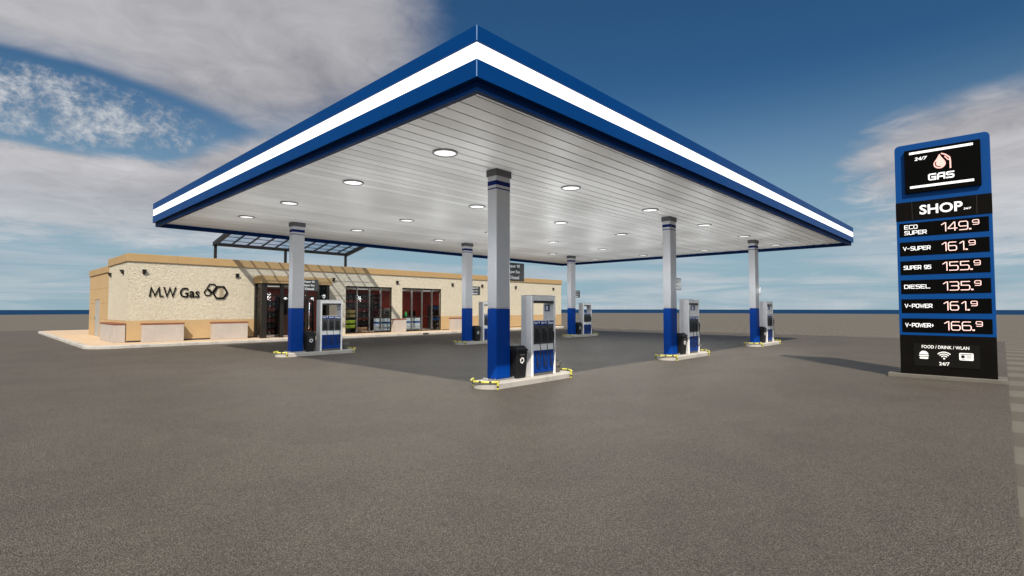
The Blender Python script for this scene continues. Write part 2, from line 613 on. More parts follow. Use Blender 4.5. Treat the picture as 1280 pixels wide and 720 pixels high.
C_ = 0.14
GL = {  # square "display" letters as strokes in a 1 x 1 cell
    '0': [[(0, C_), (0, 1 - C_), (C_, 1), (1 - C_, 1), (1, 1 - C_), (1, C_), (1 - C_, 0), (C_, 0), 'c']],
    '1': [[(0.15, 0.80), (0.48, 1), (0.62, 1), (0.62, 0)]],
    '3': [[(0, 1), (0.86, 1), (1, 0.86), (1, 0.62), (0.9, 0.52), (0.18, 0.52)], [(0.9, 0.48), (1, 0.40), (1, C_), (0.86, 0), (0, 0)]],
    '4': [[(0.78, 0), (0.78, 1), (0.68, 1), (0, 0.34), (0, 0.26), (1.02, 0.26)]],
    '5': [[(0.98, 1), (0.04, 1), (0.04, 0.56), (0.86, 0.56), (1, 0.44), (1, C_), (0.86, 0), (0, 0)]],
    '6': [[(0.92, 1), (C_, 1), (0, 0.86), (0, C_), (C_, 0), (0.86, 0), (1, C_), (1, 0.44), (0.86, 0.57), (0.04, 0.57)]],
    '9': [[(0.08, 0), (0.86, 0), (1, C_), (1, 0.86), (0.86, 1), (C_, 1), (0, 0.86), (0, 0.56), (C_, 0.43), (0.96, 0.43)]],
    '.': [[(0, 0.0), (0.10, 0.0)]],
    'G': [[(1, 1), (C_, 1), (0, 0.86), (0, C_), (C_, 0), (1, 0), (1, 0.48), (0.5, 0.48)]],
    'A': [[(0, 0), (0, 0.72), (0.26, 1), (1, 1), (1, 0)], [(0.06, 0.40), (0.94, 0.40)]],
    'S': [[(1, 1), (C_, 1), (0, 0.88), (0, 0.64), (C_, 0.52), (0.86, 0.52), (1, 0.40), (1, C_), (0.86, 0), (0, 0)]],
    'E': [[(1, 1), (0, 1), (0, 0), (1, 0)], [(0.06, 0.5), (0.85, 0.5)]],
    'C': [[(1, 1), (C_, 1), (0, 0.86), (0, C_), (C_, 0), (1, 0)]],
    'U': [[(0, 1), (0, C_), (C_, 0), (0.86, 0), (1, C_), (1, 1)]],
    'P': [[(0, 0), (0, 1), (0.86, 1), (1, 0.86), (1, 0.52), (0.86, 0.38), (0.06, 0.38)]],
    'R': [[(0, 0), (0, 1), (0.86, 1), (1, 0.86), (1, 0.52), (0.86, 0.40), (0.06, 0.40)], [(0.5, 0.35), (1, 0)]],
    'V': [[(0, 1), (0.5, 0), (1, 1)]],
    'W': [[(0, 1), (0.25, 0), (0.5, 0.85), (0.75, 0), (1, 1)]],
    'D': [[(0, 0), (0, 1), (0.82, 1), (1, 0.82), (1, 0.18), (0.82, 0), 'c']],
    'I': [[(0.0, 0), (0.0, 1)]],
    'L': [[(0, 1), (0, 0), (1, 0)]],
    '-': [[(0.1, 0.48), (0.8, 0.48)]],
    '+': [[(0.2, 0.5), (0.8, 0.5)], [(0.5, 0.2), (0.5, 0.8)]],
    '2': [[(0, 1), (0.86, 1), (1, 0.86), (1, 0.62), (0.86, 0.5), (C_, 0.5), (0, 0.38), (0, 0), (1, 0)]],
    '7': [[(0, 1), (1, 1), (0.4, 0)]],
    '/': [[(0.1, 0), (0.9, 1)]],
}
GL['O'] = GL['0']
WID = {'.': 0.10, 'I': 0.06, '-': 0.8, '+': 0.8, 'W': 1.35, '1': 0.66, ' ': 0.6}


def stroke(mb, pts, th, fr, h0, h1):
    closed = pts[-1] == 'c'
    if closed:
        pts = pts[:-1]
    P = [Vector(p) for p in pts]
    n = len(P)
    if not closed:
        d = (P[0] - P[1]).normalized()
        P[0] = P[0] + d * th / 2
        d = (P[-1] - P[-2]).normalized()
        P[-1] = P[-1] + d * th / 2
    L, Rr = [], []
    for i in range(n):
        if closed:
            a, b = P[i] - P[i - 1], P[(i + 1) % n] - P[i]
        else:
            a = P[i] - P[i - 1] if i > 0 else P[1] - P[0]
            b = P[i + 1] - P[i] if i < n - 1 else P[-1] - P[-2]
        a, b = a.normalized(), b.normalized()
        na, nb = Vector((-a.y, a.x)), Vector((-b.y, b.x))
        m = (na + nb)
        if m.length < 1e-4:
            m = na
        m.normalize()
        k = th / 2 / max(0.45, m.dot(na))
        L.append(P[i] + m * k)
        Rr.append(P[i] - m * k)
    for i in range(n if closed else n - 1):
        j = (i + 1) % n
        q = [L[i], L[j], Rr[j], Rr[i]]
        vs = [fr(p.x, p.y, h0) for p in q] + [fr(p.x, p.y, h1) for p in q]
        mb.add(vs, [(3, 2, 1, 0), (4, 5, 6, 7), (0, 1, 5, 4), (2, 3, 7, 6)])


def display(mb, s, fr, x0, x1, y0, y1, th, gap=0.30, h0=0.0):
    """square display lettering s fitted into the box"""
    tot = sum(WID.get(c, 1.0) for c in s) + gap * (len(s) - 1)
    k = (x1 - x0 - th) / tot
    x = x0 + th / 2
    for q, c in enumerate(s):
        w = WID.get(c, 1.0)
        for r, st in enumerate(GL.get(c, [])):
            sx = k * (w if c in ('W', '-', '+') else (0.6 if c == 'I' else 1.0))
            pts = [p if p == 'c' else (x + p[0] * sx, y0 + th / 2 + p[1] * (y1 - y0 - th)) for p in st]
            if c == '.':
                pts = [(x, y0 + th / 2), (x + th * 0.3, y0 + th / 2)]
            stroke(mb, pts, th, fr, h0, h0 + 0.004 + 0.0006 * r)
        x += (w + gap) * k


def arc(cx, cy, r, a0, a1, n=14):
    return [(cx + r * math.cos(a0 + (a1 - a0) * i / n), cy + r * math.sin(a0 + (a1 - a0) * i / n)) for i in range(n + 1)]


def rrect(x0, x1, y0, y1, r, top_only=False, n=6):
    p = []
    for cx, cy, a in ((x1 - r, y1 - r, 0), (x0 + r, y1 - r, 90)):
        p += arc(cx, cy, r, R(a), R(a + 90), n)
    if top_only:
        p += [(x0, y0), (x1, y0)]
    else:
        for cx, cy, a in ((x0 + r, y0 + r, 180), (x1 - r, y0 + r, 270)):
            p += arc(cx, cy, r, R(a), R(a + 90), n)
    return p


# ------------------------------------------------------------------ setting
def disc(name, rad, z, mat, n=128, rin=0.0):
    mb = MB()
    vs, fs = [], []
    rings = [r for r in (0.5, 40, 90, 183, 300, 500, 720) if r <= rad]
    vs.append((0, 0, z))
    for r in rings:
        for k in range(n):
            t = 2 * math.pi * k / n
            vs.append((r * math.cos(t), r * math.sin(t), z))
    for k in range(n):
        fs.append((0, 1 + k, 1 + (k + 1) % n))
    for i in range(len(rings) - 1):
        for k in range(n):
            a, b = 1 + i * n + k, 1 + i * n + (k + 1) % n
            fs.append((a, a + n, b + n, b))
    mb.add(vs, fs)
    return tag(mb.build(name, mat), 'sheet of ' + name + ' reaching to the horizon', name, kind='structure')


tag(disc('water', 720, -0.30, 'water'), 'deep blue strip of sea along the horizon', 'sea', kind='structure')
tag(disc('ground', 183, -0.012, 'ground'), 'flat tan ground in a faint one metre check beyond the forecourt', 'ground', kind='structure')
mb = MB()
nx, ny = 24, 24
X0, X1, Y0, Y1 = -24.0, 36.4, -0.06, 53.0
mb.add([(X0 + (X1 - X0) * i / nx, Y0 + (Y1 - Y0) * j / ny, 0.0) for j in range(ny + 1) for i in range(nx + 1)],
       [(j * (nx + 1) + i, j * (nx + 1) + i + 1, (j + 1) * (nx + 1) + i + 1, (j + 1) * (nx + 1) + i) for j in range(ny) for i in range(nx)])
tag(mb.build('forecourt', 'asphalt'), 'wide brown grey asphalt forecourt', 'forecourt', kind='structure')


def rounded_plan(x0, x1, y0, y1, r, n=8):
    p = []
    for cx, cy, a in ((x1 - r, y1 - r, 0), (x0 + r, y1 - r, 90), (x0 + r, y0 + r, 180), (x1 - r, y0 + r, 270)):
        p += arc(cx, cy, r, R(a), R(a + 90), n)
    return p


PZ = 0.135
flat = lambda x, y, h: (x, y, h)
KX0, KX1, KY0, KY1 = 3.42, 35.5, 26.93, 48.0
mb = MB()
outer, inner = rounded_plan(KX0, KX1, KY0, KY1, 1.0), rounded_plan(KX0 + 0.16, KX1 - 0.16, KY0 + 0.16, KY1 - 0.16, 0.86)
n = len(outer)
prof = [(outer, -0.01), (outer, PZ - 0.03), (rounded_plan(KX0 + 0.03, KX1 - 0.03, KY0 + 0.03, KY1 - 0.03, 0.98), PZ + 0.004), (inner, PZ + 0.004), (inner, -0.01)]
vs, fs = [], []
for ring_, z in prof:
    vs += [(x, y, z) for x, y in ring_]
for i in range(len(prof) - 1):
    for k in range(n):
        k2 = (k + 1) % n
        fs.append((i * n + k, i * n + k2, (i + 1) * n + k2, (i + 1) * n + k))
mb.add(vs, fs)
tag(mb.build('kerb', 'kerb'), 'pale concrete kerb round the shop pavement', 'kerb', kind='structure')
mb = MB()
mb.prism(rounded_plan(KX0 + 0.163, KX1 - 0.163, KY0 + 0.163, KY1 - 0.163, 0.857), flat, -0.005, PZ)
tag(mb.build('pavement', 'paving'), 'tan paved walk round the shop', 'pavement', kind='structure')

# ------------------------------------------------------------------ canopy
cx0, cx1, cy0, cy1 = 4.5887, 28.6414, 4.9881, 22.2671
ZT, ZB = 5.516, 4.777
SZ = 4.780     # soffit underside
can = thing('canopy', ((cx0 + cx1) / 2, (cy0 + cy1) / 2, SZ), 'large flat forecourt canopy with blue fascia and glowing white band', 'canopy')
ox, oy, oz = can.location
rect = (cx0 - ox, cx1 - ox, cy0 - oy, cy1 - oy)
Z = lambda z: z - SZ
MB().ring([(0, Z(5.266)), (0, Z(5.478)), (0.05, Z(ZT)), (0.16, Z(ZT)), (0.16, Z(5.266))], *rect).build('upper_fascia', 'blue', can)
MB().ring([(0, Z(ZB)), (0, Z(5.020)), (0.158, Z(5.020)), (0.158, Z(ZB))], *rect).build('lower_fascia', 'blue', can)
MB().ring([(0.012, Z(5.032)), (0.012, Z(5.254)), (0.12, Z(5.254)), (0.12, Z(5.032))], *rect).build('light_band', 'band', can)
MB().ring([(0.03, Z(5.0201)), (0.03, Z(5.0319)), (0.15, Z(5.0319)), (0.15, Z(5.0201))], *rect).add([], []).ring(
    [(0.03, Z(5.2541)), (0.03, Z(5.2659)), (0.15, Z(5.2659)), (0.15, Z(5.2541))], *rect).build('shadow_gap', 'gap', can)
MB().ring([(0.072, Z(4.630)), (0.072, Z(ZB) - 0.0005), (0.157, Z(ZB) - 0.0005), (0.157, Z(4.630))], *rect).build('trim', 'navy', can)
mb = MB()
for (x, y, a, b) in ((rect[0], rect[2], -1, -1), (rect[1], rect[2], 1, -1), (rect[0], rect[3], -1, 1), (rect[1], rect[3], 1, 1)):
    for z0, z1 in ((5.268, 5.474), (4.779, 5.018)):
        MB().box(x + a * 0.003, x - a * 0.006, y + b * 0.003, y - b * 0.006, Z(z0), Z(z1)).build('corner_seam', 'seam', can)
mb = MB()
yy = rect[2] + 0.160
pitch = 0.331
while yy < rect[3] - 0.17:
    y2 = min(yy + pitch - 0.026, rect[3] - 0.160)
    # planks joined end to end, joints staggered
    mb.box(rect[0] + 0.160, rect[1] - 0.160, yy, y2, Z(SZ), Z(SZ) + 0.03)
    yy += pitch
mb.build('soffit', 'soffit', can, bevel=0.004, seg=1)
MB().box(rect[0] + 0.160, rect[1] - 0.160, rect[2] + 0.160, rect[3] - 0.160, Z(SZ) + 0.034, Z(SZ) + 0.05).build('soffit_backing', 'gap', can)
MB().box(rect[0] + 0.17, rect[1] - 0.17, rect[2] + 0.17, rect[3] - 0.17, Z(5.40), Z(5.46)).build('roof_deck', 'roofing', can)

# downlights
LX = [6.45, 10.57, 14.68, 18.75, 22.82, 27.04]
LY = [7.93, 11.46, 15.08, 18.43]
ORD = ['first', 'second', 'third', 'fourth', 'fifth', 'sixth']
proto = None
for j, ly in enumerate(LY):
    for i, lx in enumerate(LX):
        lab = 'round lit ceiling lamp, %s along the %s row counted from the near canopy corner' % (ORD[i], ORD[j])
        if proto is None:
            proto = thing('canopy_light', (lx, ly, SZ), lab, 'ceiling light', 'round lamps in the canopy soffit')
            MB().lathe([(0.215, -0.004), (0.215, -0.028), (0.245, -0.030), (0.255, -0.022), (0.255, -0.0005)], seg=32).build('lamp_rim', 'rim', proto, smooth=True)
            MB().lathe([(0.0001, -0.026), (0.12, -0.024), (0.213, -0.016), (0.213, -0.006), (0.0001, -0.006)], seg=32).build('lamp_lens', 'lens', proto, smooth=True)
            li = bpy.data.lights.new('soffit_fill', 'POINT')  # unseen point light added well below the lens to light the soffit
            li.energy = 53
            li.color = (0.965, 0.99, 1.0)
            li.shadow_soft_size = 0.16
            li.specular_factor = 0.35
            lo = bpy.data.objects.new('soffit_fill', li)
            lo.location = (0, 0, -2.2)
            COL.objects.link(lo)
            lo.parent = proto
        else:
            dup(proto, (lx, ly, SZ), lab)

# ------------------------------------------------------------------ fuel islands
GX = [8.184, 16.388, 24.592]
GY = [8.149, 18.44]
W2, D2 = 0.2213, 0.1415
IZ = 0.125
PLACE = ['nearest the camera', 'in the middle of the right-hand row', 'at the far end of the right-hand row',
         'in front of the shop entrance', 'before the shop windows, behind the nearest column', 'farthest away, past the right end of the shop']


def make_island(loc):
    t = thing('pump_island', loc, '', 'kerb island', 'concrete pump islands')
    p = rounded_plan(-0.73, 2.25, -0.37, 0.35, 0.355, 8)
    q = rounded_plan(-0.71, 2.23, -0.35, 0.33, 0.335, 8)
    n = len(p)
    mb = MB()
    vs = [(x, y, -0.005) for x, y in p] + [(x, y, IZ - 0.02) for x, y in p] + [(x, y, IZ) for x, y in q]
    fs = [tuple(range(2 * n, 3 * n))]
    for i in range(2):
        for k in range(n):
            fs.append((i * n + k, i * n + (k + 1) % n, (i + 1) * n + (k + 1) % n, (i + 1) * n + k))
    mb.add(vs, fs)
    mb.build('kerb_block', 'kerb', t)
    return t


def make_column(loc):
    t = thing('canopy_column', loc, '', 'column', 'canopy columns')
    z = lambda a: a - IZ
    MB().box(-W2, W2, -D2, D2, z(1.690), z(4.66)).build('shaft', 'shaft', t, bevel=0.02)
    MB().box(-W2 - 0.002, W2 + 0.002, -D2 - 0.002, D2 + 0.002, z(0.15), z(1.688)).build('blue_base', 'column_blue', t, bevel=0.02)
    MB().box(-W2 - 0.10, W2 + 0.10, -D2 - 0.06, D2 + 0.06, z(IZ), z(0.15)).build('base_plate', 'steel', t, bevel=0.004)
    for sx in (-1, 1):
        for sy in (-1, 1):
            MB().lathe([(0.018, 0.0255), (0.018, 0.042), (0.008, 0.042), (0.008, 0.055)], (sx * (W2 + 0.06), sy * (D2 + 0.03), 0), 8).build('anchor_bolt', 'steel', t)
    MB().box(-W2 - 0.003, W2 + 0.003, -D2 - 0.003, D2 + 0.003, z(4.410), z(4.530)).build('wide_stripe', 'navy_stripe', t, bevel=0.018)
    MB().box(-W2 - 0.003, W2 + 0.003, -D2 - 0.003, D2 + 0.003, z(4.322), z(4.370)).build('narrow_stripe', 'navy_stripe', t, bevel=0.018)
    MB().box(-W2, W2, -D2, D2, z(4.662), z(4.70)).box(-W2 - 0.022, W2 + 0.022, -D2 - 0.022, D2 + 0.022, z(4.625), z(SZ - 0.001)).build('collar', 'charcoal', t, bevel=0.012)
    return t


M['boot_grey'] = simple('dark grey nozzle boot', (0.055, 0.055, 0.058), 0.5, var=0.15, vscale=6)
M['navy_stripe'] = simple('navy stripe paint', (0.0, 0.010, 0.105), 0.45, spec=0.10)


def make_board(loc):
    """fuel board hung on the column, text to the near side"""
    t = thing('fuel_board', loc, '', 'sign', 'fuel boards on the columns')
    MB().box(0, 0.60, -0.02, 0.02, 0, 0.42).build('panel', 'dark', t, bevel=0.004)
    f = fr_ny(0, -0.0202, 0)
    for w_, a_, b_, c_, d_ in (('Super 95', 0.05, 0.45, 0.290, 0.380), ('Super Eco', 0.05, 0.45, 0.160, 0.250), ('Diesel', 0.08, 0.42, 0.040, 0.125)):
        mb = MB()
        text(mb, w_, f, a_, b_, c_, d_, 0.003, 0.05)
        mb.build('lettering', 'white', t)
    MB().box(-0.03, 0.02, 0.021, 0.05, 0.08, 0.34).build('bracket', 'steel', t)
    return t


def nozzle_shape(mb, x, z):
    """a fuel gun in its holder: spout up in the boot, grip hanging, lever guard"""
    y = -0.055
    mb.tube([(x, y + 0.02, z + 0.15), (x - 0.006, y - 0.01, z + 0.11), (x - 0.008, y - 0.02, z + 0.06)], 0.013, 8)
    mb.tube([(x - 0.008, y - 0.02, z + 0.08), (x - 0.004, y - 0.025, z + 0.02), (x + 0.006, y - 0.02, z - 0.08), (x + 0.012, y - 0.012, z - 0.13)], 0.026, 8, 0.016)
    mb.tube([(x - 0.03, y - 0.03, z + 0.045), (x - 0.038, y - 0.035, z - 0.03), (x - 0.022, y - 0.03, z - 0.10), (x + 0.008, y - 0.018, z - 0.115)], 0.006, 6)


def make_pump(loc):
    t = thing('fuel_pump', loc, '', 'fuel pump', 'fuel pumps')
    w, d = 0.86, 0.34
    z = lambda a: a - IZ
    MB().box(0.06, w - 0.06, 0.03, d - 0.03, 0.0, z(0.19)).build('plinth', 'bucket', t, bevel=0.004)
    for x0, x1, nm in ((0, 0.052, 'l'), (w - 0.052, w, 'r')):
        o = MB().box(x0, x1, 0.03, d, 0.0, z(1.985)).build('side_panel', 'pump_side', t, bevel=0.006)
        MB().box(x0 - 0.002, x1 + 0.002, 0.0, 0.028, 0.0, z(1.987)).build('edge_trim', 'pump_white', o, bevel=0.006)
    h = MB().frustum((0.054, w - 0.054, 0.01, d - 0.01, z(1.87)), (0.054, w - 0.054, -0.004, d, z(1.985))).build('hood', 'pump_white', t, bevel=0.004)
    MB().box(0.057, w - 0.057, 0.0, d - 0.01, z(1.815), z(1.868)).build('hood_underside', 'black', h, bevel=0.004)
    MB().box(-0.004, w + 0.004, -0.006, d + 0.004, z(1.988), z(2.002)).build('top_plate', 'pump_side', t, bevel=0.003)
    MB().box(0.054, w - 0.054, 0.028, d - 0.02, z(0.71), z(1.41)).build('cabinet', 'pump_white', t, bevel=0.004)
    b = MB().box(0.056, w - 0.056, 0.018, d - 0.03, z(0.192), z(0.705)).build('blue_panel', 'pump_blue', t, bevel=0.004)
    for i in range(1, 3):
        MB().box(0.054 + i * 0.2507 - 0.003, 0.054 + i * 0.2507 + 0.003, 0.0155, 0.0175, z(0.20), z(0.70)).build('panel_joint', 'slot', b)
    for i in range(3):
        xx = 0.054 + (i + 0.55) * 0.2507
        MB().box(xx - 0.018, xx + 0.018, 0.0145, 0.0172, z(0.30), z(0.63)).build('hose_slot', 'slot', b)
    for i, s in enumerate(('Super 95', 'Super Eco', 'Diesel')):
        x0 = 0.062 + i * 0.2507
        x1 = x0 + 0.2347
        hp = MB().box(x0, x1, 0.006, 0.027, z(0.86), z(1.295)).build('nozzle_boot', 'boot_grey', t, bevel=0.006)
        MB().box(x0 + 0.05, x1 - 0.05, 0.0045, 0.0058, z(0.90), z(1.22)).build('boot_recess', 'black', hp)
        hd = MB().box(x0 - 0.004, x1 + 0.004, 0.003, 0.027, z(1.298), z(1.40)).build('fuel_label', 'pump_blue', t, bevel=0.004)
        mb = MB()
        text(mb, s, fr_ny(0, 0.0028, 0), x0 + 0.016, x1 - 0.016, z(1.318), z(1.388), 0.002, 0.03)
        mb.build('lettering', 'white', hd)
        mb = MB()
        nozzle_shape(mb, (x0 + x1) / 2 + 0.01, z(1.06))
        mb.build('nozzle', 'rubber', t, smooth=True)
        mb = MB()
        xa = (x0 + x1) / 2 + 0.022
        pts = [(xa, -0.062, z(0.94))]
        for k in range(1, 12):
            u = k / 11
            pts.append((xa + 0.018 * math.sin(u * 3.0), -0.062 - 0.012 * math.sin(u * math.pi), z(0.94) - 0.54 * u))
        for k in range(1, 9):
            u = math.pi * k / 8
            pts.append((xa - 0.018 * (1 - math.cos(u)) - 0.001, -0.060 + 0.004 * k, z(0.40) - 0.045 * math.sin(u)))
        pts += [(xa - 0.037, -0.020, z(0.50)), (xa - 0.037, 0.000, z(0.60)), (xa - 0.037, 0.020, z(0.64))]
        mb.tube(pts, 0.0095, 8)
        mb.build('hose', 'rubber', t, smooth=True)
    ns = MB().box(w - 0.060, w - 0.0535, 0.135, 0.287, z(1.62), z(1.782)).build('number_plate', 'pump_blue', t, bevel=0.002, seg=1)
    mb = MB()
    text(mb, '1', fr_nx(w - 0.0605, 0.245, z(1.645)), 0.0, 0.062, 0, 0.11, 0.002, 0.03)
    mb.build('numeral', 'white', ns)
    MB().box(0.0535, 0.125, 0.14, 0.25, z(1.56), z(1.74)).build('card_reader', 'black', t, bevel=0.005)
    return t


def recycle(mb, fr, cx, cy, r, th):
    for k in range(3):
        a = R(90 + 120 * k)
        rot = lambda p, a=a: (cx + p[0] * math.cos(a) - p[1] * math.sin(a), cy + p[0] * math.sin(a) + p[1] * math.cos(a))
        pts = [rot(p) for p in ((r * 0.20, r * 0.86), (r * 0.78, r * 0.16), (r * 0.66, -r * 0.14), (r * 0.52, -r * 0.30))]
        stroke(mb, pts, th, fr, 0.0, 0.003)
        mb.prism([rot(p) for p in ((r * 0.72, -r * 0.16), (r * 0.22, -r * 0.36), (r * 0.30, -r * 0.66))], fr, 0.0, 0.0036)


def make_bin(loc):
    t = thing('waste_bin', loc, '', 'bin', 'black recycling bins')
    w, d = 0.36, 0.34
    MB().frustum((0.035, w - 0.035, 0.035, d - 0.035, 0), (0, w, 0, d, 0.60)).build('body', 'bin', t, bevel=0.02)
    l = MB().frustum((-0.012, w + 0.012, -0.012, d + 0.012, 0.602), (-0.006, w + 0.006, -0.006, d + 0.006, 0.645)).frustum(
        (0.0, w, 0.0, d, 0.646), (0.05, w - 0.05, 0.07, d - 0.03, 0.725)).build('lid', 'bin', t, bevel=0.012)
    MB().frustum((0.09, w - 0.09, 0.10, d - 0.07, 0.7255), (0.10, w - 0.10, 0.11, d - 0.08, 0.733)).build('flap', 'steel_dark', l, bevel=0.003)
    mb = MB()
    sl = 0.035 / 0.60
    f = lambda x, y, h: (x, 0.035 - sl * y - 0.0006 - h, y)
    recycle(mb, f, w / 2, 0.40, 0.075, 0.020)
    mb.build('recycling_emblem', 'white', t)
    mb = MB()
    text(mb, 'Recycle', f, w / 2 - 0.07, w / 2 + 0.07, 0.515, 0.535, 0.002)
    mb.build('lettering', 'led_dim_paint', t)
    return t


M['steel_dark'] = simple('grey flap', (0.09, 0.09, 0.095), 0.35, metal=0.3)
M['led_dim_paint'] = simple('grey lettering', (0.45, 0.45, 0.45), 0.5, var=0.02)


def make_bucket(loc):
    t = thing('squeegee_bucket', loc, '', 'bucket', 'wash buckets beside the pumps')
    MB().lathe([(0.095, 0), (0.135, 0.245), (0.148, 0.160), (0.148, 0.27), (0.128, 0.27), (0.09, 0.02), (0.0001, 0.02)], seg=24).build('pail', 'bucket', t, smooth=True)
    MB().tube([(0.146 * math.cos(a), 0.03 * 0 + 0.146 * math.sin(a) * 0.35 - 0.09 * math.sin(a), 0.255 - 0.07 * math.sin(a)) for a in [math.pi * k / 12 for k in range(13)]], 0.006, 6).build('handle', 'steel', t, smooth=True)
    MB().tube([(0.04, 0.03, 0.10), (-0.10, 0.02, 0.30)], 0.010, 8).box(-0.15, -0.05, -0.04, 0.08, 0.295, 0.32).build('squeegee', 'black', t)
    return t


def make_rail(loc, sgn):
    t = thing('bumper_rail', loc, '', 'bumper rail', 'striped bumper rails round the island ends')
    r = 0.405
    a0 = 0.36
    path = [(-sgn * r * math.sin(a), -r * math.cos(a), 0.155) for a in [a0 + (math.pi - 2 * a0) * k / 18 for k in range(19)]]
    # cut into bands by length
    P = [Vector(p) for p in path]
    L = [0]
    for a, b in zip(P, P[1:]):
        L.append(L[-1] + (b - a).length)

    def at(s):
        for i in range(len(P) - 1):
            if s <= L[i + 1] + 1e-9:
                return P[i].lerp(P[i + 1], (s - L[i]) / (L[i + 1] - L[i]))
        return P[-1]
    N = 9
    mb, cols = MB(), []
    tot = L[-1]
    for i in range(N):
        s0, s1 = tot * i / N, tot * (i + 1) / N
        if i:
            s0 += 0.03 * (1 if i % 2 else -1)
        if i < N - 1:
            s1 -= 0.03 * (1 if i % 2 else -1)
        n0 = len(mb.f)
        mb.tube([at(s0 + (s1 - s0) * j / 5) for j in range(6)], 0.022, 10, cap=False)
        cols += [i % 2] * (len(mb.f) - n0)
    o = mb.build('rail', 'yellow', t, smooth=True)
    paint(o, cols)
    for q in (P[0], P[-1]):
        mb, cols = MB(), []
        for k_, (za, zb_) in enumerate(((0.176, 0.075), (0.075, 0.035), (0.035, 0.0))):
            n0 = len(mb.f)
            mb.tube([(q.x, q.y, za), (q.x, q.y, zb_)], 0.023, 10, cap=(k_ == 0))
            cols += [k_ % 2] * (len(mb.f) - n0)
        paint(mb.build('leg', 'yellow', t, smooth=True), cols)
    return t


def paint(o, cols):
    o.data.materials.append(M['rubber'])
    for p, c in zip(o.data.polygons, cols):
        p.material_index = c


protos = {}
idx = 0
for j, gy in enumerate(GY):
    for i, gx in enumerate(GX):
        P = PLACE[idx]
        idx += 1
        ctr = gy - 0.095          # centre line of the pump island
        spec = [
            ('island', make_island, (gx, ctr, 0), 'pale concrete island with rounded ends ' + P),
            ('column', make_column, (gx, gy, IZ), 'grey canopy column with blue base ' + P),
            ('board', make_board, (gx + W2 + 0.004, gy, 2.32), 'dark fuel board on column ' + P),
            ('pump', make_pump, (gx + 0.796, ctr - 0.19, IZ), 'white and blue three nozzle fuel pump ' + P),
            ('bin', make_bin, (gx + 0.262, ctr - 0.215, IZ), 'black recycling bin between column and pump ' + P),
            ('bucket', make_bucket, (gx + 1.87, ctr - 0.02, IZ), 'grey wash bucket beside the pump ' + P),
            ('rail_near', lambda l: make_rail(l, 1), (gx - 0.36, ctr, 0), 'yellow black bumper rail at column end, ' + P),
            ('rail_far', lambda l: make_rail(l, -1), (gx + 1.88, ctr, 0), 'yellow black bumper rail at bucket end, ' + P),
        ]
        for key, fn, loc, lab in spec:
            assert len(lab.split()) <= 16, lab
            if key not in protos:
                protos[key] = fn(loc)
                protos[key]['label'] = lab
            else:
                dup(protos[key], loc, lab)

# ------------------------------------------------------------------ shop building
BX0, BX1, BY = 5.06, 36.93, 28.84
shop = thing('shop_building', (BX0, BY, 0), 'long flat-roofed shop of cream stone with tan parapet', 'building')
LXs = lambda x: x - BX0
LYs = lambda y: y - BY
DEP = 33.4
ST0, ST1, CZ = 1.12, 3.83, 4.20
W1, W2w, WZ0, WZ1 = (15.83, 19.12), (19.9, 23.2), 0.175, 3.04
EN = (10.66, 14.72)
EZ = 3.02
T = 0.24
mb, bd, bd2 = MB(), MB(), MB()


def wall_piece(x0, x1, z0, z1, m):
    m.box(LXs(x0), LXs(x1), 0, T, z0, z1)


solid = [(BX0, EN[0]), (EN[1], W1[0]), (W1[1], W2w[0]), (W2w[1], BX1)]
for k, (a, b) in enumerate(solid):
    if k in (0, 3):
        wall_piece(a, b, ST0, WZ1, mb)
        (bd2 if k == 3 else bd).box(LXs(a), LXs(b), -0.012, T, PZ - 0.2 if k == 3 else PZ, ST0 - 0.002)
    else:
        wall_piece(a, b, PZ, WZ1, mb)
wall_piece(BX0, BX1, WZ1 + 0.0005, ST1, mb)
# side (left) and right walls of the stone block
mb.box(0, T, T + 0.0005, LYs(DEP), ST0, ST1)
bd.box(-0.012, T, T + 0.0005, LYs(DEP), PZ, ST0 - 0.002)
mb.box(LXs(BX1) - T, LXs(BX1), T + 0.0005, LYs(DEP) + 5.5, -0.05, ST1)
mb.build('stone_wall', 'stone', shop)
bd.build('base_band', 'tan', shop)
bd2.build('base_band', 'tan', shop)
MB().box(-0.006, LXs(EN[0]), -0.02, -0.013, PZ, PZ + 0.07).build('base_flashing', 'gap', shop)
MB().box(LXs(W2w[1]), LXs(BX1), -0.02, -0.013, PZ, PZ + 0.05).build('base_flashing', 'gap', shop)
# parapet cap in lengths with open joints
mb = MB()
x = BX0 - 0.05
cuts = [BX0 - 0.05, 7.0, 9.9, 13.3, 16.7, 20.1, 23.5, 26.9, 30.3, 33.7, BX1 + 0.05]
for a, b in zip(cuts, cuts[1:]):
    mb.box(LXs(a) + 0.003, LXs(b) - 0.003, -0.06, T + 0.06, ST1 + 0.002, CZ)
yc = [T + 0.066, 2.4, LYs(DEP) + 0.06]
for a, b in zip(yc, yc[1:]):
    mb.box(-0.05, T + 0.06, a, b - 0.006, ST1 + 0.002, CZ)
mb.build('parapet_cap', 'cap', shop, bevel=0.012)
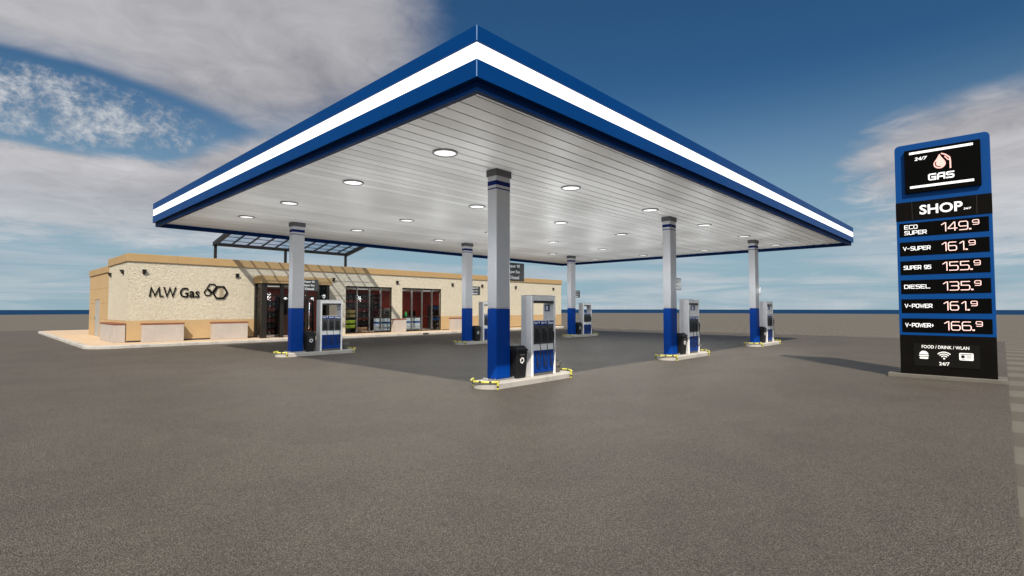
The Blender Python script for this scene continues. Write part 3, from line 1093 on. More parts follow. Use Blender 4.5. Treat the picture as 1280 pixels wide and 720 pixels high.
# rear wing, lower and rendered
mb = MB()
ys = DEP + 0.07
for z0, z1 in ((PZ, 1.10), (1.108, 1.95), (1.958, 2.75), (2.758, 3.54)):
    # courses with joints; gap left for the door
    if z1 < 2.2:
        mb.box(0.0, T, LYs(ys), LYs(35.85), z0, z1)
        mb.box(0.0, T, LYs(37.4), LYs(39.0), z0, z1)
    elif z0 < 2.2:
        mb.box(0.0, T, LYs(ys), LYs(39.0), 2.17, z1)
        mb.box(0.0, T, LYs(ys), LYs(35.85), z0, 2.168)
        mb.box(0.0, T, LYs(37.4), LYs(39.0), z0, 2.168)
    else:
        mb.box(0.0, T, LYs(ys), LYs(39.0), z0, z1)
mb.box(0.0, LXs(BX1), LYs(39.0), LYs(39.2), -0.05, 3.54)
mb.build('rear_wing_wall', 'tan', shop)
mb = MB()
mb.box(-0.05, T + 0.05, LYs(ys) + 0.02, LYs(39.26), 3.542, 3.88)
mb.box(T + 0.052, LXs(BX1) + 0.05, LYs(38.95), LYs(39.26), 3.542, 3.88)
mb.build('rear_wing_cap', 'cap', shop, bevel=0.012)
d_ = MB().box(0.02, 0.09, LYs(35.9), LYs(37.35), PZ + 0.002, 2.16).build('side_door', 'grey_door', shop, bevel=0.006)
MB().box(-0.02, 0.018, LYs(37.18), LYs(37.24), 1.05, 1.25).build('door_handle', 'chrome', d_, bevel=0.004)
MB().box(T + 0.07, LXs(BX1) - T, T + 0.07, LYs(38.9), 3.50, 3.53).build('roof', 'roofing', shop)
# inside
MB().box(T, LXs(BX1) - T, T, LYs(33.1), 0.12, PZ + 0.03).build('shop_floor', 'tile', shop)
MB().box(T, LXs(BX1) - T, LYs(33.1), LYs(33.2), PZ, 3.2).box(LXs(24.4), LXs(24.5), T, LYs(33.09), PZ + 0.031, 3.0).build('red_inner_wall', 'red', shop)
MB().box(T + 0.002, LXs(BX1) - T - 0.002, T + 0.002, LYs(33.09), 2.93, 2.96).build('shop_ceiling', 'ceiling', shop)


def window(x0, x1, fr4, zb):
    w = MB()
    yA, yB = 0.06, 0.15
    w.box(LXs(x0), LXs(x1), yA, yB, WZ0 - 0.04, WZ0 + 0.03)
    w.box(LXs(x0), LXs(x1), yA, yB, WZ1 - 0.05, WZ1 - 0.001)
    for a in (x0 + 0.001, x1 - 0.051):
        w.box(LXs(a), LXs(a) + 0.05, yA, yB, WZ0 + 0.031, WZ1 - 0.051)
    o = w.build('window', 'frame', shop, bevel=0.004)
    for f in fr4:
        xx = x0 + (x1 - x0) * f
        MB().box(LXs(xx) - 0.032, LXs(xx) + 0.032, yA - 0.05, yB - 0.005, WZ0 + 0.032, WZ1 - 0.052).build('mullion', 'mullion', o, bevel=0.012)
    edges = [x0 + 0.052] + [x0 + (x1 - x0) * f for f in fr4] + [x1 - 0.052]
    g, r = MB(), MB()
    for q, (a, b) in enumerate(zip(edges, edges[1:])):
        a2 = a if q == 0 else a + 0.034
        b2 = b if q == len(edges) - 2 else b - 0.034
        r.box(LXs(a2), LXs(b2), yA + 0.01, yB - 0.01, zb - 0.025, zb + 0.025)
        g.box(LXs(a2), LXs(b2), 0.100, 0.106, WZ0 + 0.035, zb - 0.027)
        g.box(LXs(a2), LXs(b2), 0.100, 0.106, zb + 0.027, WZ1 - 0.055)
    r.build('transom', 'frame', o)
    g.build('pane', 'glass', o)
    return o


window(*W1, (0.24, 0.505, 0.752), 1.12)
window(*W2w, (0.245, 0.50, 0.757), 1.12)

# entrance porch
PY = 27.82
ex0, ex1 = 10.55, 14.27
mb = MB()
lp = LYs(PY)
mb.box(LXs(ex0), LXs(ex0) + 0.27, lp, lp + 0.24, PZ, 3.0)
mb.box(LXs(11.52), LXs(11.70), lp + 0.02, lp + 0.16, PZ, 3.0)
mb.box(LXs(12.92), LXs(13.0), lp + 0.02, lp + 0.14, PZ, 3.0)
mb.box(LXs(13.56), LXs(13.70), lp + 0.02, lp + 0.16, PZ, 3.0)
mb.box(LXs(ex1) - 0.16, LXs(ex1), lp, lp + 0.24, PZ, 3.0)
mb.box(LXs(ex0), LXs(ex0) + 0.14, -0.16, -0.002, PZ, 3.0)
mb.box(LXs(ex1) - 0.14, LXs(ex1), -0.16, -0.002, PZ, 3.0)
porch = mb.build('entrance_porch', 'frame', shop, bevel=0.006)
mb = MB()
mb.box(LXs(ex0) + 0.272, LXs(11.518), lp + 0.05, lp + 0.13, 2.30, 2.36)
mb.box(LXs(11.702), LXs(12.918), lp + 0.05, lp + 0.13, 2.30, 2.36)
mb.box(LXs(13.002), LXs(13.558), lp + 0.05, lp + 0.13, 2.30, 2.36)
mb.box(LXs(13.702), LXs(ex1) - 0.162, lp + 0.05, lp + 0.13, 2.30, 2.36)
mb.box(LXs(ex0) + 0.03, LXs(ex0) + 0.10, lp + 0.242, -0.162, 2.30, 2.36)
mb.build('transom', 'frame', porch)
mb = MB()
g = [(LXs(ex0) + 0.272, LXs(11.518)), (LXs(11.702), LXs(12.918)), (LXs(13.002), LXs(13.558))]
for a, b in g:
    mb.box(a, b, lp + 0.085, lp + 0.091, PZ + 0.02, 2.298)
    mb.box(a, b, lp + 0.085, lp + 0.091, 2.362, 2.98)
mb.box(LXs(ex0) + 0.06, LXs(ex0) + 0.066, lp + 0.242, -0.162, PZ + 0.02, 2.298)
mb.box(LXs(ex0) + 0.06, LXs(ex0) + 0.066, lp + 0.242, -0.162, 2.362, 2.98)
mb.build('pane', 'glass', porch)
mb = MB()
mb.box(LXs(13.702), LXs(ex1) - 0.162, lp + 0.085, lp + 0.091, PZ + 0.02, 2.298)
mb.box(LXs(13.702), LXs(ex1) - 0.162, lp + 0.085, lp + 0.091, 2.362, 2.98)
mb.box(LXs(11.28), LXs(11.515), lp + 0.11, lp + 0.116, PZ + 0.02, 2.298)
mb.box(LXs(ex1) - 0.07, LXs(ex1) - 0.064, lp + 0.242, -0.162, PZ + 0.02, 2.98)
mb.build('tinted_pane', 'dark_glass', porch)
MB().tube([(LXs(13.06), lp + 0.0, 0.55), (LXs(13.06), lp - 0.06, 0.65), (LXs(13.04), lp - 0.08, 1.3), (LXs(13.06), lp - 0.06, 1.95), (LXs(13.06), lp + 0.0, 2.05)], 0.028, 10).build('door_handle', 'chrome', porch, smooth=True)
pc = MB().box(LXs(ex0) - 0.06, LXs(ex1) + 0.14, lp - 0.05, -0.064, 3.002, 3.40).build('porch_fascia', 'cap', shop, bevel=0.012)
MB().box(LXs(ex0) - 0.02, LXs(ex1) + 0.10, lp - 0.0, -0.07, 2.985, 3.0).build('porch_soffit', 'gap', pc)
MB().box(LXs(ex0) + 0.14, LXs(ex1) - 0.14, lp + 0.25, T, PZ + 0.001, PZ + 0.012).build('door_mat', 'tile', shop)

M['flat_black'] = simple('flat black', (0.006, 0.0055, 0.005), 0.8, spec=0.08)
# shop lettering and emblem
sg = thing('shop_sign', (5.87, BY, 2.22), 'black raised letters M.W Gas with hexagon emblem on stone wall', 'sign')
mb = MB()
f = fr_ny(0, -0.022, 0)
stroke(mb, [(0.035, 0.035), (0.075, 0.44), (0.235, 0.06), (0.395, 0.44), (0.435, 0.035)], 0.066, f, 0, 0.022)
mb.build('lettering', 'flat_black', sg)
MB().prism([(0.50, 0.0), (0.57, 0.0), (0.57, 0.07), (0.50, 0.07)], f, 0, 0.022).build('full_stop', 'flat_black', sg)
mb = MB()
stroke(mb, [(0.60, 0.44), (0.71, 0.035), (0.83, 0.43), (0.95, 0.035), (1.06, 0.44)], 0.064, f, 0, 0.022)
mb.build('lettering', 'flat_black', sg)
mb = MB()
text(mb, 'Gas', f, 1.24, 2.09, -0.01, 0.47, 0.022, 0.010)
mb.build('lettering', 'flat_black', sg, bevel=0)


def hexa(cx, cy, r, a0=0):
    return [(cx + r * math.cos(R(60 * k + a0)), cy + r * math.sin(R(60 * k + a0))) for k in range(6)]


mb = MB()
hx, hz = 8.885 - 5.87, 2.485 - 2.22
for (cx, cy, r, th, h) in ((hx, hz, 0.335, 0.085, 0.030), (hx - 0.37, hz + 0.215, 0.225, 0.055, 0.026), (hx - 0.555, hz - 0.005, 0.17, 0.050, 0.022)):
    mb = MB()
    stroke(mb, hexa(cx, cy, r) + ['c'], th, f, 0.0, h)
    mb.build('hexagon_emblem', 'flat_black', sg)
M['emb_dark'] = simple('taupe infill', (0.30, 0.24, 0.16), 0.6)
MB().prism([(hx - 0.02, hz + 0.245), (hx - 0.02, hz - 0.245), (hx + 0.13, hz - 0.245), (hx + 0.13, hz + 0.245)], f, -0.01, 0.010).build('emblem_infill', 'emb_dark', sg)
for xx in (0.1, 0.6, 0.95, 1.3, 1.7, 2.0, hx - 0.29, hx + 0.29, hx - 0.5):
    MB().tube([(xx, -0.0215, hz - 0.05 if xx > 2.1 else 0.02), (xx, -0.001, hz - 0.05 if xx > 2.1 else 0.02)], 0.01, 6).build('standoff', 'steel', sg)

# wall lamps
lp_group = 'small black wall lamps along the shop'
LAMPS = [(5.66, 'first from the left corner, above the shop lettering'), (9.67, 'right above the hexagon emblem'), (15.0, 'at the right end of the porch fascia'),
         (19.46, 'between the two shop windows'), (24.17, 'just right of the second shop window'), (27.1, 'second right of the shop windows'),
         (30.86, 'third right of the shop windows'), (35.73, 'last at the right end of the shop')]
pl = None
for x, w in LAMPS:
    lab = 'small black wall lamp ' + w
    loc = (x, BY, 3.37)
    if pl is None:
        pl = thing('wall_lamp', loc, lab, 'wall lamp', lp_group)
        MB().box(-0.06, 0.06, -0.022, -0.001, -0.08, 0.10).build('back_plate', 'black', pl, bevel=0.004)
        MB().frustum((-0.06, 0.06, -0.06, -0.0225, -0.10), (-0.075, 0.075, -0.17, -0.0225, 0.11)).build('shade', 'black', pl, bevel=0.006)
    else:
        dup(pl, loc, lab)
for y, w in ((29.75, 'near the front corner of the left end wall'), (32.75, 'near the rear of the left end stone wall')):
    o = dup(pl, (BX0, y, 3.37), 'small black wall lamp ' + w)
    o.rotation_euler = (0, 0, -math.pi / 2)

# bench boxes with timber lids
BG = 'grey concrete bench boxes along the shop'


def bench(x0, x1, y0, y1, lab):
    t = thing('bench_box', ((x0 + x1) / 2, (y0 + y1) / 2, PZ), lab, 'bench', BG)
    w, d = (x1 - x0) / 2, (y1 - y0) / 2
    MB().box(-w, w, -d, d, 0.0, 0.80).build('concrete_box', 'box', t, bevel=0.01)
    mb = MB()
    n = 4
    long_x = w > d
    for k in range(n):
        if long_x:
            a = -d - 0.02 + (2 * d + 0.04) * k / n
            mb.box(-w - 0.02, w + 0.02, a + 0.004, a + (2 * d + 0.04) / n - 0.004, 0.803, 0.865)
        else:
            a = -w - 0.02 + (2 * w + 0.04) * k / n
            mb.box(a + 0.004, a + (2 * w + 0.04) / n - 0.004, -d - 0.02, d + 0.02, 0.803, 0.865)
    mb.build('timber_lid', 'wood' if long_x else 'wood_y', t, bevel=0.006)


M['wood_y'] = wood('red brown timber lengthwise', (0.20, 0.062, 0.025), (14, 1, 14))
bench(4.60, 5.03, 28.9, 30.5, 'grey bench box with timber lid wrapped round the left shop corner, front part')
bench(4.60, 5.03, 30.53, 32.25, 'grey bench box with timber lid against the left end wall, rear part')
bench(5.60, 7.22, 28.38, 28.82, 'grey bench box with timber lid under the shop lettering, left of two')
bench(8.48, 10.10, 28.38, 28.82, 'grey bench box with timber lid beside the porch, below the hexagon emblem')
bench(19.09, 19.92, 28.38, 28.82, 'grey bench box with timber lid between the two shop windows')
bench(23.89, 25.4, 28.38, 28.82, 'grey bench box with timber lid right of the second shop window')

t = thing('kerb_drain', (20.4, 26.93, 0.0), 'small dark drain opening in the pavement kerb before the second window', 'drain')
MB().box(-0.22, 0.22, -0.012, 0.02, 0.012, 0.095).build('opening', 'gap', t)
MB().box(-0.25, 0.25, -0.008, 0.02, 0.0955, 0.112).build('lintel', 'steel', t)

# roof pergola
pg = thing('roof_pergola', (8.75, 29.5, 3.53), 'dark steel pergola with blue glass panes sloping up over the shop roof', 'pergola')
z = lambda a: a - 3.53
pe = MB()
for xx in (8.84, 12.45, 16.16):
    o = MB().box(xx - 8.75 - 0.06, xx - 8.75 + 0.06, -0.04, 0.08, 0.0, z(4.93)).build('post', 'frame', pg, bevel=0.006)
PL, RISE = 4.3, 0.18
pz = lambda d: z(4.95) + RISE * d


def beam(m, x0, x1, d0, d1, t0, t1):
    vs = [(x0, -d0, pz(d0) + t0), (x1, -d0, pz(d0) + t0), (x1, -d1, pz(d1) + t0), (x0, -d1, pz(d1) + t0),
          (x0, -d0, pz(d0) + t1), (x1, -d0, pz(d0) + t1), (x1, -d1, pz(d1) + t1), (x0, -d1, pz(d1) + t1)]
    m.add(vs, [(3, 2, 1, 0), (4, 5, 6, 7), (0, 1, 5, 4), (1, 2, 6, 5), (2, 3, 7, 6), (3, 0, 4, 7)])


m1 = MB()
XW = 7.5
beam(m1, -0.04, 0.11, -0.05, PL, -0.04, 0.16)
beam(m1, XW - 0.11, XW + 0.04, -0.05, PL, -0.04, 0.16)
beam(m1, 0.112, XW - 0.112, -0.05, 0.07, -0.02, 0.12)
beam(m1, 0.112, XW - 0.112, PL - 0.12, PL, -0.02, 0.12)
m1.build('frame_beam', 'frame', pg)
m2, m3 = MB(), MB()
NC, NR = 10, 6
for k in range(1, NC):
    xx = 0.055 + (XW - 0.11) * k / NC
    beam(m2, xx - 0.024, xx + 0.024, 0.072, PL - 0.122, 0.0, 0.075)
for k in range(1, NR):
    dd = 0.07 + (PL - 0.19) * k / NR
    for c in range(NC):
        xa = 0.055 + (XW - 0.11) * c / NC + (0.058 if c == 0 else 0.026)
        xb = 0.055 + (XW - 0.11) * (c + 1) / NC - (0.058 if c == NC - 1 else 0.026)
        beam(m2, xa, xb, dd - 0.013, dd + 0.013, 0.045, 0.07)
m2.build('glazing_bar', 'frame', pg)
beam(m3, 0.114, XW - 0.114, 0.074, PL - 0.124, 0.080, 0.086)
m3.build('glass_roof', 'roof_glass', pg)

# ------------------------------------------------------------------ inside the shop
FZ = PZ + 0.03


def shelf_unit(name, x, y, w, d, h, lab, rows, stock, back=True, cat='shelf unit', n=6):
    t = thing(name, (x, y, FZ), lab, cat, 'shop shelf units')
    mb = MB()
    mb.box(0, 0.04, 0, d, 0, h).box(w - 0.04, w, 0, d, 0, h)
    if back:
        mb.box(0.041, w - 0.041, d - 0.03, d, 0, h)
    for k in range(rows + 1):
        zz = 0.08 + (h - 0.12) * k / rows
        mb.box(0.041, w - 0.041, 0.0, d - 0.031, zz, zz + 0.03)
    mb.build('rack', 'shelf', t)
    for k in range(rows):
        zz = 0.08 + (h - 0.12) * k / rows + 0.031
        hh = (h - 0.12) / rows - 0.06
        mb = MB()
        for q in range(n):
            a = 0.06 + (w - 0.12) * q / n
            b = 0.06 + (w - 0.12) * (q + 0.85) / n
            mb.box(a, b, 0.06, d - 0.08, zz, zz + hh * random.uniform(0.7, 0.98))
        mb.build('stock_row', stock[k % len(stock)], t, bevel=0.004, seg=1)
        tg = MB()
        for q in range(0, n, 2):
            a = 0.08 + (w - 0.16) * (q + 0.3) / n
            if random.random() < 0.55:
                tg.box(a, a + 0.06, -0.006, -0.0005, zz - 0.028, zz - 0.004)
        if tg.v:
            tg.build('price_tag', 'white', t)
    return t


shelf_unit('stock_shelf', 17.0, 31.2, 2.1, 0.5, 2.5, 'tall dark stock shelf behind the middle of the first shop window', 8, ['wine', 'shelf'])
shelf_unit('stock_shelf', 19.0, 32.3, 1.5, 0.45, 2.5, 'tall dark stock shelf by the back wall behind the first window', 8, ['wine', 'wine', 'shelf'])
shelf_unit('stock_shelf', 11.0, 30.6, 1.5, 0.5, 2.3, 'tall dark stock shelf seen through the left porch pane', 7, ['wine', 'shelf'])
shelf_unit('stock_shelf', 13.2, 31.0, 1.7, 0.5, 2.3, 'tall dark stock shelf seen through the right porch panes', 7, ['wine', 'shelf', 'wine'])
shelf_unit('bottle_shelf', 23.3, 30.1, 1.0, 0.5, 1.75, 'dark bottle shelf at the right side of the second window', 6, ['shelf', 'shelf', 'freezer_blue'], n=8)

t = thing('produce_rack', (15.95, 29.35, FZ), 'tiered rack of brown trays and lime green crates inside first window', 'produce rack')
MB().box(0, 0.04, 0, 0.45, 0, 1.45).box(0.86, 0.90, 0, 0.45, 0, 1.45).box(0.041, 0.859, 0.40, 0.45, 0.0, 1.45).build('rack', 'shelf', t)
for k, (zz, m) in enumerate(((0.28, 'lime'), (0.58, 'lime'), (0.92, 'olive'), (1.20, 'olive'))):
    for q in range(2):
        a = 0.05 + q * 0.41
        MB().frustum((a + 0.02, a + 0.37, 0.05, 0.35, zz), (a, a + 0.39, 0.0, 0.38, zz + 0.20)).build('crate', m, t, bevel=0.01)

t = thing('cardboard_box', (17.15, 29.5, FZ), 'brown cardboard box on the floor inside the first window', 'box')
MB().box(0, 0.55, 0, 0.4, 0, 0.30).build('carton', 'card', t, bevel=0.006)
MB().box(0.0, 0.55, 0.17, 0.22, 0.3005, 0.303).build('packing_tape', 'olive', t)


def freezer(x, y, w, lab):
    t = thing('chest_freezer', (x, y, FZ), lab, 'freezer', 'pale freezers with blue stripes')
    MB().box(0, w, 0, 0.6, 0.06, 0.86).build('cabinet', 'freezer', t, bevel=0.015)
    MB().box(0.05, w - 0.05, 0.05, 0.55, 0.0, 0.059).build('kick_plate', 'dark', t)
    MB().box(-0.003, w + 0.003, -0.003, 0.603, 0.50, 0.64).build('blue_stripe', 'freezer_blue', t, bevel=0.012)
    MB().box(-0.01, w + 0.01, -0.01, 0.61, 0.862, 0.90).build('lid', 'frame', t, bevel=0.006)
    MB().box(0.03, w - 0.03, -0.012, -0.0005, 0.26, 0.275).build('seam', 'dark', t)


freezer(18.52, 29.45, 0.66, 'pale blue striped freezer inside first window, left of the pair')
freezer(19.25, 29.45, 0.80, 'pale blue striped freezer inside first window, right of the pair')
freezer(20.75, 29.55, 1.15, 'pale blue striped freezer inside the second window')

t = thing('checkout_counter', (19.3, 30.4, FZ), 'dark brown checkout counter behind the freezers', 'counter')
MB().box(0, 2.2, 0, 0.7, 0, 1.05).build('counter_body', 'brown', t, bevel=0.01)
MB().box(-0.03, 2.23, -0.03, 0.73, 1.051, 1.09).build('counter_top', 'dark', t, bevel=0.006)
t = thing('coffee_machine', (19.6, 30.5, FZ + 1.092), 'grey brown coffee machine on the checkout counter', 'coffee machine')
MB().box(0, 0.7, 0, 0.45, 0, 0.42).build('housing', 'bucket', t, bevel=0.02)
MB().box(0.08, 0.62, -0.012, -0.0005, 0.06, 0.24).build('cup_bay', 'black', t)
t = thing('till_screen', (21.2, 29.9, FZ + 0.902), 'black till screen on the freezer in the second window', 'screen')
MB().box(0.0, 0.55, 0, 0.04, 0.08, 0.42).build('display', 'screen', t, bevel=0.006)
MB().box(0.22, 0.33, -0.04, 0.14, 0, 0.012).box(0.255, 0.295, 0.041, 0.07, 0.0125, 0.25).build('stand', 'dark', t)
t = thing('bottle', (20.72 + 0.12, 29.75, FZ + 0.902), 'tall green bottle at the left of the second window', 'bottle')
MB().lathe([(0.07, 0), (0.075, 0.02), (0.075, 0.28), (0.028, 0.36), (0.028, 0.42), (0.0001, 0.42)], seg=16).build('glass_body', 'green', t, smooth=True)
t = thing('welcome_counter', (12.35, 29.6, FZ), 'brown timber counter seen through the porch', 'counter')
MB().box(0, 0.9, 0, 0.6, 0, 1.1).build('counter_body', 'brown', t, bevel=0.01)
MB().box(-0.02, 0.92, -0.02, 0.62, 1.101, 1.13).build('counter_top', 'dark', t, bevel=0.005)
# lamps added on the shop ceiling to brighten the interior
pl2 = None
M['shop_fill_lens'] = emit('lit fill diffuser', (1, 0.96, 0.9), 0.7)
for k, x in enumerate((11.8, 14.6, 17.4, 20.2, 22.6)):
    lab = 'added white fill lamp inside the shop, %s from the left' % ORD[k]
    if pl2 is None:
        pl2 = thing('shop_fill_lamp', (x, 29.75, 2.93), lab, 'ceiling light', 'added fill lamps inside the shop')
        MB().box(-0.5, 0.5, -0.3, 0.3, -0.02, -0.001).build('tray', 'ceiling', pl2)
        MB().box(-0.46, 0.46, -0.26, 0.26, -0.027, -0.0205).build('diffuser', 'shop_fill_lens', pl2)
        li = bpy.data.lights.new('tube', 'AREA')  # area light added under the diffuser as interior fill
        li.shape = 'RECTANGLE'
        li.size, li.size_y = 0.9, 0.5
        li.energy = 22
        li.color = (1, 0.95, 0.88)
        lo = bpy.data.objects.new('tube', li)
        lo.location = (0, 0, -0.06)
        COL.objects.link(lo)
        lo.parent = pl2
    else:
        dup(pl2, (x, 29.75, 2.93), lab)

# ------------------------------------------------------------------ price pylon
PX = 15.9
py0, py1 = 0.10, 1.855
t = thing('pylon_plinth', (PX, 1.0, 0), 'low grey concrete plinth under the price pylon', 'plinth')
MB().box(-0.06, 0.75, -1.05, 1.11, -0.005, 0.10).build('slab', 'plinth', t, bevel=0.015)
py = thing('price_pylon', (PX, (py0 + py1) / 2, 0.1), 'tall blue and black fuel price pylon with lit prices', 'price sign')
yc_ = (py0 + py1) / 2
wv = py1 - py0
# frame looking along -X; u runs from the left edge (y=py1) to the right
fp = lambda h: (lambda x, y, hh: (-h - hh, py1 - yc_ - x, y - 0.1))
base_fr = lambda x, y, h: (-h, py1 - yc_ - x, y - 0.1)
mb = MB()
mb.prism(rrect(0, wv, 1.040, 5.728, 0.10, True), base_fr, -0.36, 0.0)
mb.build('body', 'pylon_blue', py, bevel=0.006)
MB().prism([(0.003, 0.102), (wv - 0.003, 0.102), (wv - 0.003, 1.038), (0.003, 1.038)], base_fr, -0.355, -0.003).build('lower_body', 'pylon_black', py, bevel=0.004)
# main screen
M['drop_pink'] = emit('lit pink drop', (1.0, 0.52, 0.46), 0.72)
U = lambda y: py1 - y
sc_ = MB().prism([(U(1.654), 4.505), (U(0.26), 4.505), (U(0.26), 5.56), (U(1.654), 5.56)], base_fr, 0.0005, 0.085).build('main_screen', 'screen', py, bevel=0.006)
mb = MB()
f = fp(0.0855)
for z0 in (5.445, 4.612):
    MB().prism([(U(1.555), z0), (U(0.385), z0), (U(0.385), z0 + 0.055), (U(1.555), z0 + 0.055)], f, 0.0, 0.005).build('light_bar', 'led_white', sc_)
mb = MB()
display(mb, 'GAS', f, U(1.205), U(0.725), 4.755, 4.915, 0.032, 0.38)
mb.build('lettering', 'led_white', sc_)
mb = MB()
text(mb, '24/7', f, U(1.455), U(1.21), 5.280, 5.360, 0.004, 0.02, 0.15)
mb.build('lettering', 'led_white', sc_)
mb = MB()
dx, dz = U(0.985), 5.125
drop = [(dx, dz + 0.235)]
drop += [(dx + 0.04, dz + 0.15), (dx + 0.085, dz + 0.075)] + arc(dx, dz + 0.0, 0.112, R(28), R(-208), 22) + [(dx - 0.085, dz + 0.075), (dx - 0.04, dz + 0.15)]
mb.prism(drop[::-1], f, 0.0, 0.004)
stroke(mb, [(dx + 0.045, dz + 0.235), (dx + 0.11, dz + 0.20), (dx + 0.185, dz + 0.12), (dx + 0.195, dz + 0.04), (dx + 0.195, dz - 0.125)], 0.028, f, 0, 0.0046)
stroke(mb, [(dx + 0.10, dz + 0.155), (dx + 0.15, dz + 0.08), (dx + 0.185, dz + 0.06)], 0.022, f, 0, 0.0052)
mb.build('fuel_drop_emblem', 'drop_pink', sc_)
mb = MB()
stroke(mb, arc(dx + 0.005, dz + 0.01, 0.082, R(150), R(275), 14), 0.020, f, 0.0045, 0.006)  # dark crescent printed inside the drop
mb.build('drop_crescent', 'screen', sc_)
# shop band
sb = MB().prism([(-0.004, 3.848), (wv + 0.004, 3.848), (wv + 0.004, 4.302), (-0.004, 4.302)], base_fr, -0.05, 0.012).build('shop_panel', 'pylon_black', py, bevel=0.003)
mb = MB()
f = fp(0.0125)
text(mb, 'SHOP', f, U(1.393), U(0.60), 3.965, 4.195, 0.004, 0.022)
mb.build('lettering', 'led_white', sb)
mb = MB()
text(mb, '24/7', f, U(0.59), U(0.45), 3.985, 4.03, 0.004, 0.02, 0.15)
mb.build('lettering', 'led_white', sb)
for yy in (1.54, 0.36):
    MB().prism([(U(yy), 3.86), (U(yy) + 0.006, 3.86), (U(yy) + 0.006, 4.29), (U(yy), 4.29)], f, -0.0005, 0.001).build('panel_joint', 'dark', sb)
ROWS = [(('ECO', 'SUPER'), '149'), (('V-SUPER',), '161'), (('SUPER 95',), '155'), (('DIESEL',), '135'), (('V-POWER',), '161'), (('V-POWER+',), '166')]
ROWW = [None, 0.53, 0.53, 0.50, 0.53, 0.55]
for k, (lab, num) in enumerate(ROWS):
    zt = 3.783 + (1.447 - 3.783) * k / 5
    zb = zt - 0.335
    pn = MB().prism([(U(1.795), zb), (U(0.162), zb), (U(0.162), zt), (U(1.795), zt)], base_fr, 0.0005, 0.010).build('price_panel', 'screen', py, bevel=0.002, seg=1)
    f = fp(0.0105)
    mb = MB()
    if len(lab) == 2:
        display(mb, lab[0], f, U(1.70), U(1.44), zt - 0.150, zt - 0.050, 0.0145, 0.36)
        display(mb, lab[1], f, U(1.70), U(1.27), zt - 0.290, zt - 0.190, 0.0145, 0.36)
    else:
        display(mb, lab[0], f, U(1.735), U(1.735) + ROWW[k], zb + 0.125, zb + 0.222, 0.0145, 0.34)
    mb.build('fuel_name', 'led_white', pn)
    mb = MB()
    wn = 0.545 if num not in ('161',) else 0.47
    display(mb, num, f, U(1.02), U(1.02) + wn - 0.04, zb + 0.065, zb + 0.275, 0.018, 0.26)
    mb.build('price_digits', 'led_pink', pn)
    mb = MB()
    xe = U(1.02) + wn - 0.015
    stroke(mb, [(xe, zb + 0.080), (xe + 0.012, zb + 0.080)], 0.030, f, 0, 0.004)
    display(mb, '9', f, xe + 0.045, xe + 0.165, zb + 0.165, zb + 0.285, 0.014)
    mb.build('price_decimal', 'led_pink', pn)
    MB().prism([(U(1.172), zb + 0.01), (U(1.160), zb + 0.01), (U(1.160), zt - 0.01), (U(1.172), zt - 0.01)], f, -0.0003, 0.0012).build('divider', 'pylon_black', pn)
M['info'] = simple('dark service panel', (0.0085, 0.008, 0.007), 0.7, spec=0.05)
ip = MB().prism([(U(1.592), 0.305), (U(0.392), 0.305), (U(0.392), 0.848), (U(1.592), 0.848)], base_fr, -0.0025, 0.006).build('service_panel', 'info', py, bevel=0.002, seg=1)
f = fp(0.0065)
mb = MB()
text(mb, 'FOOD / DRINK / WLAN', f, U(1.43), U(0.57), 0.735, 0.810, 0.003, 0.015)
mb.build('lettering', 'led_dim', ip)
mb = MB()
text(mb, '24/7', f, U(1.115), U(0.925), 0.345, 0.425, 0.003, 0.02)
mb.build('lettering', 'led_dim', ip)
mb = MB()
bx, bz = U(1.394), 0.575
mb.prism([(bx - 0.085, bz + 0.012)] + arc(bx, bz + 0.012, 0.085, R(180), R(0), 12)[1:], f, 0, 0.003)
mb.prism([(bx - 0.09, bz - 0.005), (bx - 0.09, bz - 0.03), (bx + 0.09, bz - 0.03), (bx + 0.09, bz - 0.005)], f, 0, 0.003)
mb.prism(rrect(bx - 0.082, bx + 0.082, bz - 0.095, bz - 0.045, 0.02), f, 0, 0.003)
mb.build('burger_icon', 'led_dim', ip)
mb = MB()
wx, wz = U(1.02), 0.50
for r_ in (0.06, 0.105, 0.15):
    stroke(mb, arc(wx, wz + 0.01, r_, R(45), R(135), 10), 0.022, f, 0, 0.003)
mb.prism(arc(wx, wz + 0.01, 0.02, 0, R(345), 12), f, 0, 0.003)
mb.build('wireless_icon', 'led_dim', ip)
mb = MB()
kx, kz = U(0.625), 0.574
mb.prism(rrect(kx - 0.125, kx + 0.125, kz - 0.085, kz + 0.085, 0.025), f, 0, 0.003)
ci = mb.build('card_icon', 'led_dim', ip)
mb = MB()
mb.prism([(kx - 0.10, kz + 0.045), (kx + 0.10, kz + 0.045), (kx + 0.10, kz + 0.060), (kx - 0.10, kz + 0.060)], f, 0.0032, 0.005)
mb.prism(arc(kx - 0.06, kz + 0.0, 0.036, 0, R(345), 12), f, 0.0032, 0.005)
for q in range(4):
    mb.prism([(kx + 0.0, kz + 0.02 - q * 0.018), (kx + 0.085, kz + 0.02 - q * 0.018), (kx + 0.085, kz + 0.026 - q * 0.018), (kx + 0.0, kz + 0.026 - q * 0.018)], f, 0.0032, 0.005)
mb.prism([(kx - 0.10, kz - 0.06), (kx - 0.02, kz - 0.06), (kx - 0.02, kz - 0.048), (kx - 0.10, kz - 0.048)], f, 0.0032, 0.005)
mb.build('card_marks', 'info', ip)

